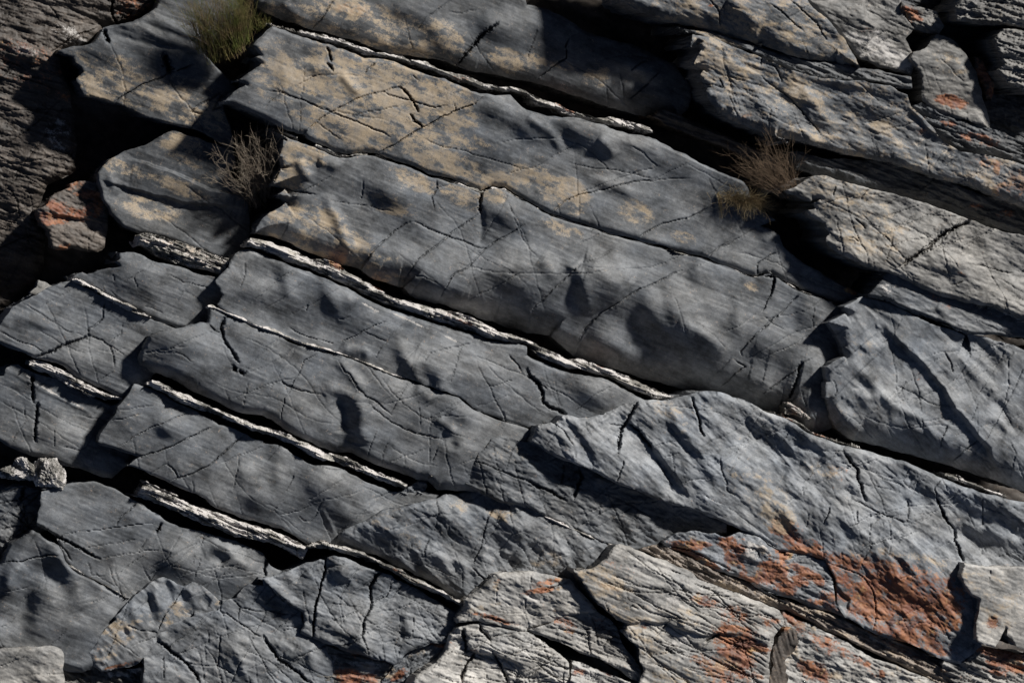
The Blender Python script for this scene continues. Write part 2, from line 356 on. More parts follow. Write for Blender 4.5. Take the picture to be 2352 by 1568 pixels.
# ------------------------------------------------------------------ open cracks, read off slab by slab
W1, W2, W3 = (.4, .010), (.8, .022), (1.9, .07)
def C_(key, w, pl): CR.setdefault(key, []).append((pl, w[0], w[1]))
C_('A', (5.5, .12), T(0,0, 1395,465, 1415,520, 1430,560, 1445,610)); C_('A', (3.5, .09), T(0,0, 890,260, 910,310, 925,355))
C_('A', W2, T(0,0, 1680,535, 1560,580, 1430,620, 1200,720, 1080,790, 1000,850, 960,890)); C_('A', W2, T(0,0, 1890,780, 1740,865, 1620,950, 1740,968)); C_('A', W2, T(0,0, 1900,800, 1840,880, 1810,930, 1900,905))
C_('B', W3, T(0,1, 540,405, 560,450, 575,520)); C_('B', W3, T(0,1, 545,540, 590,600)); C_('B', W3, T(0,1, 1155,740, 1220,790, 1260,850, 1290,890, 1310,945)); C_('B', W2, T(0,1, 1020,780, 1120,820, 1260,855, 1440,910, 1560,895))
C_('B', W3, T(0,1, 1250,975, 1290,1030, 1350,1080)); C_('B', W2, T(0,1, 1860,825, 1780,890, 1640,940, 1500,1000, 1360,1080, 1240,1150, 1100,1240, 960,1310)); C_('B', W2, T(0,1, 1215,710, 1140,745, 1020,780, 870,810, 740,870, 580,955, 480,1010, 400,1080, 345,1140))
C_('B', W2, T(0,1, 20,770, 170,790, 300,840, 550,940, 700,1000, 900,1080, 1080,1165)); C_('B', W1, T(0,1, 170,785, 80,850, 0,915)); C_('B', W1, T(0,1, 450,640, 360,690, 270,740)); C_('B', W2, T(0,1, 950,535, 880,590, 860,630)); C_('B', W1, T(0,1, 1270,635, 1325,690)); C_('B', W1, T(0,1, 1620,840, 1635,940)); C_('B', W1, T(0,1, 740,990, 900,945, 1050,920, 1170,895))
C_('B', W2, T(1,2, 1130,185, 900,200, 700,255, 500,300, 330,360, 250,430, 190,475)); C_('B', W2, T(1,2, 1540,430, 1380,510, 1190,550, 1050,610, 940,690)); C_('B', W2, T(1,2, 1680,730, 1600,790, 1545,840)); C_('B', W1, T(1,2, 1980,580, 1800,680, 1650,770)); C_('B', W2, T(1,2, 2120,805, 2040,850, 1955,905, 1965,990)); C_('B', W1, T(1,2, 360,40, 640,90, 900,130, 1150,185, 1400,175))
C_('B', W1, T(0,2, 880,1240, 1000,1310, 1120,1420)); C_('B', W1, T(0,1, 1340,1170, 1500,1240, 1700,1280, 1850,1330, 2240,1440))
C_('T', W2, T(0,1, 600,0, 540,90, 470,190, 410,250)); C_('T', W1, T(0,1, 1600,0, 1400,140, 1300,260)); C_('T', (3.2,.05), T(0,1, 1990,200, 1880,280, 1800,370, 1640,550)); C_('T', W1, T(0,2, 90,230, 40,380, 10,500)); C_('T', W2, T(0,2, 370,310, 330,390, 340,490, 220,570, 90,670)); C_('T', W2, T(0,2, 1020,510, 930,560, 890,600)); C_('T', W2, T(0,2, 1130,600, 1050,690, 990,740, 870,840))
C_('R0', W2, T(0,3, 250,0, 390,120, 500,230, 560,340)); C_('R0', W2, T(0,3, 80,30, 200,120, 290,210, 370,270)); C_('R0', W2, T(0,2, 1560,0, 1640,110, 1650,230))
C_('R1', W2, T(0,2, 1480,690, 1560,720, 1690,750)); C_('R1', W2, T(0,2, 1640,670, 1670,740)); C_('R1', W2, T(0,3, 90,540, 150,610, 180,690)); C_('R1', W2, T(0,3, 0,640, 120,740, 230,820, 340,930, 450,1060, 520,1170)); C_('R1', W1, T(0,2, 1800,740, 1960,830, 2080,930, 2060,1090)); C_('R1', W1, T(0,3, 820,700, 920,780, 1010,870)); C_('R1', W1, T(0,3, 1300,1040, 1100,1090, 950,1160)); C_('R1', W2, T(0,3, 1490,1140, 1600,1220, 1760,1300)); C_('R1', W1, T(1,3, 1900,100, 1780,170, 1650,215)); C_('R1', W1, T(0,3, 1680,1330, 1560,1400))
C_('R2', (3,.06), T(1,3, 1780,530, 1660,590, 1580,620, 1500,690, 1420,770, 1330,825, 1170,935)); C_('R2', W2, T(1,3, 920,265, 860,330, 860,355)); C_('R2', W2, T(1,3, 640,240, 620,320)); C_('R2', W1, T(1,3, 1370,395, 1200,450, 1060,500)); C_('R2', W2, T(1,3, 800,510, 890,600)); C_('R2', W2, T(1,3, 740,670, 800,680, 850,720)); C_('R2', W1, T(1,3, 1130,640, 1110,760, 1070,870, 1160,940)); C_('R2', W1, T(1,3, 1060,660, 1100,700)); C_('R2', W1, T(1,3, 1690,680, 1560,730, 1420,770)); C_('R2', W2, T(1,3, 1780,900, 1950,940, 2150,980)); C_('R2', W2, T(1,3, 1720,1045, 1640,1075)); C_('R2', W1, T(1,3, 860,460, 940,560, 1050,590))
C_('R3', W2, T(2,3, 1560,300, 1620,400, 1640,490)); C_('R3', W1, T(2,3, 1240,540, 1210,610, 1145,705)); C_('R3', W1, T(2,3, 1600,850, 1400,890, 1190,960)); C_('R3', W2, T(2,3, 1850,1050, 1700,1180, 1630,1240)); C_('R3', W1, T(2,3, 1850,740, 1790,900)); C_('R3', W1, T(2,3, 2090,330, 2110,460, 2110,600, 2060,760, 2160,970)); C_('R3', W2, T(2,3, 1590,930, 1550,1020, 1530,1110)); C_('R3', W1, T(2,3, 2120,1050, 2170,1160, 2120,1390)); C_('R3', W1, T(2,3, 610,540, 650,640, 620,690))
C_('C', W2, T(1,1, 1470,180, 1480,250, 1430,340, 1450,430)); C_('C', (3,.05), T(1,1, 1860,290, 1840,380, 1850,460)); C_('C', W2, T(1,1, 2230,560, 2100,640, 1970,710, 1890,770, 1720,940, 1620,990, 1560,1090, 1480,1240)); C_('C', W2, T(1,1, 1830,470, 1700,570, 1560,670, 1420,780, 1290,890, 1200,1050)); C_('C', W2, T(1,1, 1265,535, 1450,620, 1650,690, 1890,770))
C_('C', W1, T(1,1, 590,360, 750,390, 950,420, 1100,450)); C_('C', W1, T(1,1, 180,380, 300,300, 450,230, 590,150)); C_('C', W2, T(1,1, 80,230, 250,280, 450,310)); C_('C', W1, T(1,1, 1220,990, 1370,1010, 1480,1060)); C_('C', W1, T(1,1, 2240,960, 2000,1080, 1850,1150, 1720,1230)); C_('C', W2, T(1,1, 820,930, 960,760, 1080,650, 1250,540)); C_('C', W1, T(1,1, 850,190, 840,290, 825,360))
C_('C', W2, T(1,2, 480,880, 380,970, 200,1140, 20,1310)); C_('C', W2, T(1,2, 1320,955, 1150,1030, 960,1110, 780,1230, 640,1310, 520,1420, 440,1540)); C_('C', W1, T(1,2, 740,770, 600,850, 480,890)); C_('C', W2, T(1,3, 330,1160, 220,1270, 100,1380, 0,1470)); C_('C', W2, T(2,2, 2120,0, 1980,130, 1815,300, 1835,340)); C_('C', W2, T(2,2, 1770,370, 1860,430, 1740,520, 1640,610)); C_('C', W2, T(2,3, 430,360, 370,390, 260,490, 100,600, 0,680)); C_('C', (3,.05), T(2,3, 350,400, 310,530, 280,610, 240,710)); C_('C', W1, T(2,3, 560,110, 420,160, 280,240, 160,290, 0,360)); C_('C', W1, T(1,3, 460,1260, 440,1380, 450,1440)); C_('C', W2, T(1,3, 110,1110, 60,1200, 10,1310)); C_('C', W1, T(2,2, 1750,340, 1600,500, 1500,620)); C_('C', W1, T(2,2, 590,0, 500,120, 400,280))
C_('D', W1, T(1,1, 1060,1390, 950,1420, 850,1470, 740,1530, 660,1568)); C_('D', W1, T(2,1, 850,125, 950,170, 1050,215)); C_('D', W1, T(2,1, 740,0, 640,30)); C_('D', W2, T(2,1, 2090,330, 2120,370, 2170,420, 2200,480)); C_('D', (3.4,.06), T(2,2, 0,450, 20,510, 100,570, 130,640, 140,720, 200,780, 290,810, 330,840)); C_('D', W2, T(2,2, 100,565, 170,620)); C_('D', W1, T(2,1, 1800,230, 1600,265, 1420,310, 1350,410)); C_('D', W1, T(2,1, 1690,260, 1640,400, 1590,580)); C_('D', W1, T(2,1, 2130,540, 1910,600)); C_('D', W1, T(2,2, 750,590, 630,640, 520,720, 390,830)); C_('D', W1, T(2,1, 210,90, 310,150, 460,200, 620,235)); C_('D', W1, T(2,1, 1010,255, 960,350)); C_('D', W1, T(1,0, 2090,880, 2080,1000, 2040,1100)); C_('D', W1, T(1,1, 380,1230, 360,1310))
C_('D2', (3,.05), T(2,0, 1905,20, 1880,80, 1890,150, 1930,240, 1970,290, 2010,360, 2030,390)); C_('D2', (4,.06), T(2,0, 1990,430, 2010,460)); C_('D2', (4,.06), T(2,0, 2035,465, 2070,490)); C_('D2', W2, T(2,0, 1780,70, 1830,120, 1880,150)); C_('D2', W1, T(2,0, 1200,320, 1350,290, 1590,260)); C_('D2', W1, T(2,0, 1980,700, 2100,650, 2240,600)); C_('D2', W1, T(2,0, 1690,560, 1680,650)); C_('D2', W1, T(2,1, 460,320, 340,380, 310,470, 260,540, 240,600, 180,690, 150,900)); C_('D2', W1, T(2,1, 0,590, 140,550, 270,530)); C_('D2', W2, T(2,1, 140,550, 230,600, 400,650, 490,660)); C_('D2', W2, T(2,1, 640,380, 690,470, 740,500, 800,610, 880,690, 980,740, 1090,840)); C_('D2', W1, T(2,1, 1230,560, 1150,710, 1080,830)); C_('D2', W2, T(2,1, 900,740, 1000,830, 1130,920, 1350,1010, 1550,1060)); C_('D2', W1, T(2,1, 970,960, 920,1080, 880,1210)); C_('D2', W1, T(2,1, 1080,1040, 1020,1160, 1010,1270)); C_('D2', W1, T(2,1, 1380,1130, 1150,1210, 1020,1270)); C_('D2', W1, T(2,1, 1320,720, 1330,940)); C_('D2', W1, T(2,1, 1480,1130, 1430,1240)); C_('D2', W1, T(2,1, 1380,880, 1560,845, 1730,850)); C_('D2', W1, T(2,0, 2110,560, 2080,700, 2060,820)); C_('D2', W1, T(2,0, 1330,300, 1500,310, 1640,390))
C_('M1', W1, T(1,0, 960,990, 970,1040)); C_('M1', W1, T(1,0, 1140,1010, 1170,1100)); C_('M1', W1, T(1,0, 1230,1260, 1390,1320)); C_('M1', W1, T(1,0, 1440,990, 1560,1060, 1830,1110))
C_('M2', W2, T(1,0, 895,1215, 880,1300, 870,1370, 790,1440, 750,1450, 750,1500)); C_('M2', (2.8,.035), T(2,0, 760,165, 640,210, 520,255, 400,310, 290,350)); C_('M2', W2, T(2,0, 760,165, 860,200, 940,260, 970,370, 970,450)); C_('M2', W1, T(2,0, 930,245, 1060,330)); C_('M2', W1, T(1,0, 190,1240, 400,1360, 600,1480, 760,1530)); C_('M2', W1, T(2,0, 0,130, 150,210, 280,250, 390,310)); C_('M2', W1, T(1,0, 1040,1410, 1030,1500, 930,1568)); C_('M2', W1, T(2,0, 970,470, 850,540)); C_('M2', W1, T(1,0, 1310,1360, 1560,1420))
C_('N', (3,.05), T(2,0, 280,500, 270,600, 280,730)); C_('N', (3.2,.05), T(2,0, 320,740, 310,850, 300,950, 300,1060)); C_('N', W1, T(2,0, 210,760, 215,870)); C_('N', W1, T(2,0, 830,940, 780,1040, 740,1110, 680,1140, 520,1110)); C_('N', W1, T(2,0, 470,950, 460,1110)); C_('N', W1, T(2,0, 220,890, 150,980, 100,1080))
C_('E', W2, T(2,0, 1800,945, 1640,1020, 1480,1100, 1350,1150, 1200,1190)); C_('E', W1, T(2,0, 1600,815, 1450,880, 1300,940, 1120,1040, 1000,1110)); C_('E', W1, T(2,0, 1310,760, 1150,780, 1000,805)); C_('E', W1, T(2,0, 1200,835, 1080,865, 940,890)); C_('E', W2, T(2,0, 1420,1260, 1490,1320, 1515,1385)); C_('E', W1, T(2,0, 1440,1250, 1340,1300, 1265,1340)); C_('E', W2, T(2,0, 2080,1000, 1780,1270, 1600,1350, 1430,1415)); C_('E', W1, T(2,0, 2030,1190, 2020,1320, 1980,1480)); C_('E', W1, T(2,0, 2240,1110, 2020,1190, 1870,1250)); C_('E', W1, T(3,1, 510,10, 460,120, 390,200)); C_('E', W1, T(3,1, 440,45, 280,110, 120,130)); C_('E', W1, T(3,1, 180,0, 90,100, 20,180)); C_('E', W1, T(2,1, 260,1340, 210,1450, 190,1500)); C_('E', W1, T(3,1, 300,140, 340,190, 400,190))
C_('G', W1, T(3,0, 520,320, 700,280, 920,255, 1100,230, 1300,210)); C_('G', W1, T(3,0, 700,420, 960,380, 1180,345)); C_('G', W1, T(3,0, 850,515, 1050,470, 1270,440, 1400,450)); C_('G', W2, T(3,0, 1160,40, 1090,110, 1010,180, 990,230)); C_('G', (3,.05), T(3,0, 1370,215, 1330,285)); C_('G', W1, T(3,0, 1250,345, 1180,450)); C_('G', W1, T(3,0, 1000,660, 1110,560, 1240,480)); C_('G', W1, T(3,0, 740,540, 780,650, 900,665)); C_('G', W2, T(3,0, 500,330, 500,380, 570,460, 610,530)); C_('G', W1, T(3,0, 1660,470, 1640,560, 1530,690)); C_('G', W1, T(3,0, 1710,480, 1690,580, 1650,690)); C_('G', (3,.05), T(3,1, 30,515, 5,600, 15,660)); C_('G', W1, T(3,0, 1740,300, 1710,400)); C_('G', (2.6,.05), T(3,0, 310,220, 400,270, 500,330, 650,410, 780,480, 850,515))
C_('G2', W2, T(3,0, 30,545, 200,535, 310,495, 420,478, 490,490)); C_('G2', W1, T(3,0, 10,800, 160,770, 260,740)); C_('G2', W1, T(3,0, 130,1010, 60,1080, 0,1100)); C_('G0', W2, T(3,0, 200,30, 215,110, 180,180, 170,280)); C_('G0', W2, T(3,0, 0,45, 160,10)); C_('G0', W2, T(3,0, 230,140, 240,260)); C_('G0', (3.4,.06), T(2,0, 205,1450, 190,1530, 170,1568))
C_('F', W1, T(3,1, 1470,0, 1490,130, 1440,290)); C_('F', W1, T(3,1, 1190,30, 1350,120, 1480,165)); C_('F', W2, T(3,1, 1970,65, 1900,210, 1870,300, 1850,420, 1770,580)); C_('F', W2, T(3,1, 1770,580, 1850,660, 1900,700)); C_('F', W1, T(3,1, 2035,140, 1950,290, 1870,420)); C_('F', W1, T(3,1, 1570,190, 1570,310, 1670,390)); C_('F', W2, T(3,1, 1410,350, 1370,440, 1380,495)); C_('F', W1, T(3,1, 1520,430, 1380,490, 1240,545)); C_('F', W1, T(3,1, 1100,440, 1250,530, 1500,610, 1700,690, 1830,760)); C_('F', W1, T(3,2, 50,610, 130,450, 210,380)); C_('F', W1, T(3,2, 100,540, 240,490, 370,460)); C_('F', W1, T(3,2, 310,310, 360,400)); C_('F', W1, T(3,1, 2240,270, 2120,300, 2020,430, 1930,500)); C_('F', W1, T(3,1, 1700,620, 1690,760)); C_('F', W1, T(3,1, 1270,360, 1240,490))
C_('H', W3, T(3,1, 530,530, 520,640, 480,800, 440,920, 425,1060, 418,1190)); C_('H', (3.2,.06), T(3,1, 990,625, 940,700, 905,750, 910,820, 920,880)); C_('H', (2.6,.05), T(3,1, 920,885, 890,970, 850,1070, 845,1190)); C_('H', W2, T(3,1, 1085,730, 1050,830, 920,890, 880,930)); C_('H', W1, T(3,1, 1500,890, 1280,895, 1060,950, 890,985)); C_('H', W1, T(3,1, 1080,780, 1230,840, 1370,930, 1560,1020)); C_('H', W1, T(3,1, 860,940, 700,1000, 520,1070)); C_('H', W2, T(3,1, 845,1190, 660,1260)); C_('H', W2, T(3,1, 845,1190, 900,1340)); C_('H', W1, T(3,1, 1170,970, 1160,1120)); C_('H', W1, T(3,1, 1280,1000, 1270,1170)); C_('H', W1, T(3,1, 860,1130, 1010,1210, 1170,1260, 1150,1370)); C_('H', (3,.06), T(3,1, 10,740, 110,830, 210,910, 330,970, 330,1080)); C_('H', W1, T(3,1, 580,890, 860,930))
C_('J1', W2, T(3,0, 1560,760, 1500,850, 1410,980, 1340,1130)); C_('J1', W2, T(3,0, 1340,1140, 1180,1120, 1080,1080)); C_('J1', W1, T(3,0, 1330,1175, 1110,1260)); C_('J1', W1, T(3,0, 930,1175, 1080,1270, 1200,1350)); C_('J1', W1, T(3,0, 1640,940, 1650,1000))
C_('J2', (3,.06), T(3,0, 1340,1210, 1480,1320, 1570,1390, 1650,1470, 1700,1568)); C_('J2', W2, T(3,0, 1880,960, 2040,1060, 2160,1150, 2240,1190)); C_('J2', W2, T(3,0, 1870,1160, 1870,1300, 1850,1420, 1990,1500)); C_('J2', W2, T(3,0, 1390,1340, 1400,1450, 1395,1530)); C_('J2', (3,.06), T(3,1, 0,1170, 60,1260, 130,1370, 300,1480, 400,1568)); C_('J2', W2, T(3,0, 2040,930, 2025,1030)); C_('J2', W2, T(3,0, 1970,860, 2050,930, 2240,960)); C_('J2', W1, T(3,0, 1560,1400, 1860,1420)); C_('J2', W1, T(3,0, 1940,1190, 1930,1100, 1900,1010)); C_('J2', W2, T(3,0, 1880,860, 1870,950, 1900,1000)); C_('J2', W1, T(3,0, 1780,1230, 1770,1100)); C_('J2', W1, T(3,0, 1740,1250, 1750,1390))
C_('J3', W2, T(3,1, 420,1190, 560,1250, 700,1310)); C_('L2', W2, T(2,2, 320,1240, 310,1330, 290,1420)); C_('L2', (3,.05), T(2,2, 440,1290, 470,1370, 430,1480, 400,1550)); C_('L2', W1, T(2,1, 2160,1060, 2100,1180, 2060,1320)); C_('L2', W2, T(2,1, 1810,1240, 2000,1310, 2240,1400)); C_('L2', (2.6,.04), T(2,2, 0,1400, 200,1490, 330,1568)); C_('L2', W1, T(3,2, 640,20, 610,150))
C_('L', (3.4,.06), T(2,2, 930,740, 900,810, 860,890, 800,960, 780,1080, 775,1160)); C_('L', W2, T(2,2, 840,930, 700,915)); C_('L', W3, T(2,2, 1410,700, 1440,800, 1470,890, 1480,970, 1510,1020)); C_('L', W2, T(2,2, 830,1210, 800,1310, 765,1410)); C_('L', W1, T(2,2, 1330,1045, 1200,1070, 1080,1110)); C_('L', W1, T(2,2, 1450,1140, 1300,1160, 1160,1200)); C_('L', W1, T(2,2, 500,860, 510,960, 550,1020)); C_('L', W2, T(2,2, 1650,1190, 1650,1280, 1700,1410, 1700,1480, 1810,1550)); C_('L', W1, T(2,2, 1810,1180, 1720,1340)); C_('L', W2, T(2,2, 230,900, 330,1000, 400,1100)); C_('L', W1, T(2,2, 1580,1370, 1430,1390, 1320,1420)); C_('L', W1, T(2,2, 2240,950, 2210,1020, 2160,1090)); C_('L', (3,.05), T(2,2, 870,910, 960,980, 1030,1070, 1070,1130)); C_('L', W2, T(2,2, 1100,1220, 1180,1350, 1250,1440)); C_('L', W1, T(2,2, 420,1160, 410,1220)); C_('L', W1, T(2,2, 260,970, 170,1100))
C_('L', (2.6,.05), T(2,3, 700,1150, 770,1250, 825,1300, 820,1370, 860,1470, 890,1568)); C_('L', W1, T(2,3, 1280,1280, 1210,1400, 1310,1500)); C_('L', W2, T(2,3, 1540,1380, 1480,1460, 1500,1568)); C_('L', W1, T(2,3, 1540,1385, 1580,1440, 1580,1510)); C_('L', W1, T(2,3, 840,1420, 1000,1450, 1160,1480)); C_('L', W1, T(2,3, 540,1230, 460,1310, 360,1420, 370,1540)); C_('L', W1, T(2,3, 980,1350, 1100,1400, 1220,1450)); C_('L', W1, T(2,3, 1030,1205, 900,1250, 700,1310))
C_('L', W3, T(3,3, 1495,0, 1540,100, 1590,200, 1650,260)); C_('L', (2.6,.05), T(3,3, 1650,260, 1650,350, 1690,440, 1720,540)); C_('L', W2, T(3,3, 820,100, 830,210, 740,240)); C_('L', W1, T(3,3, 400,120, 385,260)); C_('L', W2, T(3,3, 590,50, 540,220)); C_('L', W1, T(3,3, 1160,330, 940,390, 850,620)); C_('L', W2, T(3,3, 770,0, 960,100, 1240,210)); C_('L', W1, T(3,3, 930,110, 940,250, 920,390)); C_('L', W1, T(3,3, 1330,280, 1170,340)); C_('L', W1, T(3,3, 1030,130, 1050,240)); C_('L', W2, T(3,3, 1890,0, 1880,230)); C_('L', W2, T(3,3, 580,545, 700,590, 830,640, 890,690, 960,800, 980,960, 955,1130)); C_('L', W1, T(3,3, 1310,650, 1120,710)); C_('L', W1, T(3,3, 690,450, 700,600)); C_('L', W1, T(3,3, 1590,1130, 1600,1230, 1720,1260)); C_('L', W2, T(3,3, 1250,0, 1260,80, 1240,200))
C_('AA', W1, T(3,3, 1950,600, 1940,720)); C_('AA', W1, T(3,3, 2210,740, 2200,860)); C_('S', W2, T(3,2, 1800,400, 1950,430, 1980,500)); C_('S', W2, T(3,2, 1170,390, 1400,440, 1640,560, 1800,640))
C_('V0', (2.6,.04), T(3,2, 1510,1220, 1640,1150)); C_('V0', W2, T(3,2, 1230,610, 1310,640)); C_('V0', W2, T(3,2, 1450,745, 1560,780, 1610,745)); C_('V0', W2, T(3,2, 870,930, 900,910, 945,940)); C_('V0', W2, T(3,2, 1750,1240, 1850,1210, 2000,1215)); C_('V0', (3,.04), T(3,2, 1180,1280, 1230,1310)); C_('W', W2, T(3,2, 540,970, 580,1090, 610,1250)); C_('W', W2, T(3,2, 510,1120, 545,1330)); C_('W', W2, T(3,2, 760,1160, 640,1260)); C_('Y', (3.4,.07), T(3,1, 1700,1110, 1720,1220, 1720,1300)); C_('Y', (3.4,.07), T(3,1, 1800,1310, 1730,1410, 1690,1500, 1690,1560)); C_('Y', (3,.06), T(3,1, 1950,1300, 2020,1430, 2080,1560)); C_('Y', (3,.05), T(3,1, 1840,1060, 1850,1120, 1930,1210)); C_('X', W2, T(3,1, 2225,850, 2230,940)); C_('X', W2, T(3,1, 1860,1010, 1960,1020, 2060,1060, 2140,1060)); C_('X', W1, T(3,1, 1995,750, 1975,900)); C_('X', W1, T(3,2, 20,800, 40,630)); C_('X', W2, T(3,2, 370,700, 240,750, 100,800))

# ------------------------------------------------------------------ the cliff behind, then the slabs from back to front
OUT = [(-160, -160), (2690, -160), (2690, 1728), (-160, 1728)]
build('cliff_face', 'cliff', OUT, -.72, M_BROWN, kind='structure', und=.045, undw=420, terr_a=.014, terr_w=170, stri=.006, rough=.004, cracks=160, cdep=.02, tone=.55, thick=.3, jamp=.0, step=7, tvar=.3,  # backing rock darkened so the shade in the gaps reads black
      rnd=(1, 1, 1, 1), drop=(0, 0, 0, 0), pale=[(170, 85, 55, 22, 20, .5), (60, 120, 40, 15, 10, .35), (100, 935 - 600, 30, 20, 0, .4)], rust=[(280, 20, 90, 40, 10, .2), (90, 100, 120, 60, 10, .16), (120, 190, 130, 30, 10, .18)])
C_('A0', W3, T(0,0, 960,0, 950,100, 1000,210)); C_('A0', W2, T(0,0, 990,150, 1080,150, 1140,95)); C_('A0', W2, T(0,0, 420,45, 470,110, 500,170)); C_('A0', W2, T(0,0, 0,580, 200,670, 420,740, 560,790)); C_('A0', W2, T(0,0, 0,500, 120,540, 220,590)); C_('A0', W2, T(0,0, 830,235, 640,300, 540,370, 410,450)); C_('A0', W2, T(1,0, 0,570, 60,590, 170,490, 140,350, 70,250)); C_('A0', W2, T(1,0, 0,760, 150,690, 350,640))
build('rock_slab', 'A0', [(-300, -300), (470, -300), (440, 0)] + T(0,0, 1340,60, 1200,140, 1120,185, 1000,205, 880,230, 830,300, 780,360, 700,385, 560,400, 500,440, 540,640, 600,800, 640,1000, 660,1250, 640,1450) + T(1,0, 400,230, 330,420, 330,560, 360,640, 380,760, 380,900, 340,1040, 250,1130, 100,1250, -300,1400), -.52, M_BROWN, 'dim brown layered rock face with fine cracks filling the upper left corner', tone=.62, g=(-.03, -.22), thick=.2, und=.03, mlam=.007, terr_a=.012, terr_w=120, stri=.003, strang=17, wrk=(.003, 25, 80), cracks=60, cdep=.018, rust=[(330, 40, 90, 40, 20, .34), (60, 150, 120, 60, 15, .3), (150, 215, 100, 20, 15, .32)], pale=[(170, 85, 55, 22, 20, .5), (60, 120, 40, 15, 10, .35), (100, 560, 30, 14, 0, .5), (140, 310, 40, 40, 0, .3)], bumps=[(100, 60, 120, 60, 20, .03)], rnd=(4, 20, 4, 30), drop=(.01, .05, .01, .04))  # low tone puts the dim light of this corner into the brown
build('rock_slab', 'A', T(0,0, 490,430, 545,465, 625,490, 640,540, 670,560, 690,575, 710,605, 690,630, 650,665, 648,690, 680,740, 690,770, 715,815, 890,850, 960,880, 1000,890, 1100,930, 1240,1000, 1360,1030, 1500,1065, 1640,1095, 1760,1150, 1860,1215, 1985,1268, 1990,1180, 1955,1060, 1900,920, 1905,850, 1985,790, 2030,740, 1960,690, 1860,590, 1790,510, 1740,460, 1900,300, 2100,0, 1900,-250, 1450,-200, 1330,60, 1200,150, 1130,185, 1000,210, 880,235, 840,300, 790,360, 700,390, 560,410),
      -.25, M_SLATE, 'dark slab with patchy tan lichen and a black slot, below the bushy green tuft', g=(-.02, .02), tone=.55, thick=.42, lich=[(250, 200, 130, 70, 20, .5), (430, 240, 120, 60, 20, .55), (280, 170, 70, 40, 20, .5)], bumps=[(228, 118, 45, 24, 5, .02), (300, 60, 90, 10, 22, .02), (400, 70, 120, 8, 22, .03)], ridges=[(T(0,0, 1130,190, 1400,330, 1700,450), 8, .03), (T(0,0, 1250,110, 1500,230, 1750,370), 8, .03), (T(0,0, 950,290, 1200,350, 1600,440), 6, -.02)], stri=.0032, rnd=(6, 6, 4, 4), drop=(.02, .015, .01, .01), cracks=12)  # tone lowered: the darker upper left is put into the slab colour
build('rock_slab', 'T', [(540, -120), (1180, -120)] + T(0,2, 0,40, 250,115, 370,180, 490,260, 700,330, 900,375, 1080,470, 1260,540, 1370,690, 1400,830, 1370,930, 1290,1010, 1180,1010, 1050,1000, 1000,990, 800,940, 600,880, 400,810, 200,740, 0,690) + T(0,1, 2000,640, 1800,610, 1640,560, 1400,500, 1250,470, 1040,440, 850,370, 640,310, 400,250, 150,170, 20,110, -60,60),
      -.24, M_SLATE, 'dark shadowed slab with brown lichen along the top edge, right of the green grass tuft', g=(-.05, 0), tone=.55, rnd=(10, 45, 8, 8), drop=(.02, .07, .01, .01), lich=[(860, 60, 230, 55, 18, .46), (1020, 85, 60, 35, 25, .5), (1170, 140, 60, 28, 20, .55), (1370, 175, 32, 26, -40, .68), (1230, 140, 30, 18, 10, .6), (1290, 150, 30, 12, 15, .5), (650, 40, 60, 40, 20, .4)], rust=[(820, 25, 60, 20, 10, .3)],  # vignette darkening along the top is part of this low tone
      bumps=[(935, 22, 45, 26, 20, .035), (1020, 80, 42, 30, 30, .035), (1130, 60, 40, 25, 20, .03), (1440, 150, 50, 26, 15, .05), (1480, 165, 40, 22, 30, .04), (1260, 60, 60, 30, 10, .02)], ridges=[(T(0,1, 160,0, 230,90, 330,160, 400,220), 10, .03), (T(0,2, 720,700, 1000,780, 1300,840), 14, .04)], stri=.0022, cracks=16)
build('rock_slab', 'P', T(0,0, 1460,1100, 1500,1105, 1640,1160, 1770,1210, 1980,1270, 2010,1400) + T(1,0, 1960,120, 2040,250, 2110,350, 2120,480, 2130,600, 2110,760, 2000,880, 1860,850, 1700,790, 1560,740, 1400,680, 1250,650, 1180,640, 1050,590, 1000,540, 935,480, 920,430, 870,360, 860,290, 830,200, 825,130, 870,70, 950,0) + T(0,0, 1100,1270, 1260,1220, 1380,1150),
      -.27, M_SLATE, 'dark slab with two bedding steps and tan lichen streaks, behind the dry twigs at left', g=(-.02, .0), tone=.55, thick=.36, lich=[(310, 395, 80, 14, 25, .6), (400, 425, 90, 18, 22, .6), (340, 480, 80, 26, 15, .55), (420, 335, 60, 40, 25, .52), (270, 385, 40, 18, 20, .5), (470, 400, 40, 30, 20, .4)],  # colour toned down to carry the vignette on the left side
      steps=[(T(1,0, 1050,0, 1250,40, 1500,130, 1650,200, 1780,265, 2000,300, 2150,350), 2.5, .03, 60), (T(1,0, 840,180, 1000,230, 1200,280, 1400,330, 1640,385, 1900,410, 2100,440), 2.5, -.03, 50)], rnd=(6, 12, 8, 4), drop=(.015, .02, .02, .01), ridges=[(T(1,0, 920,120, 960,220, 1010,310), 9, .02)], stri=.003, cracks=12)
build('rock_slab', 'Q', T(1,0, 320,430, 410,385, 430,335, 560,262, 592,250, 590,215, 700,195, 830,205, 860,290, 900,350, 920,600, 890,760, 830,800, 760,800, 620,760, 560,782, 450,772, 430,680, 420,620, 350,580, 332,500),
      -.34, M_BROWN, 'small rust orange block in the dark hollow at the left', cat='rock block', group=None, g=(-.08, 0), tone=.95, thick=.25, rust=[(200, 445, 36, 16, 15, .9), (130, 470, 30, 16, 15, .7), (215, 475, 26, 26, 0, .8), (125, 500, 40, 14, 12, .75), (160, 490, 50, 16, 15, .6), (115, 510, 24, 10, 0, .8), (150, 565, 24, 7, -20, .7), (175, 430, 30, 16, 0, .5)], steps=[(T(1,0, 400,450, 600,500, 870,560), 2, -.03, 30)], terr_a=.006, terr_w=50, cracks=10, rnd=(5, 8, 5, 5), drop=(.01, .02, .01, .01))
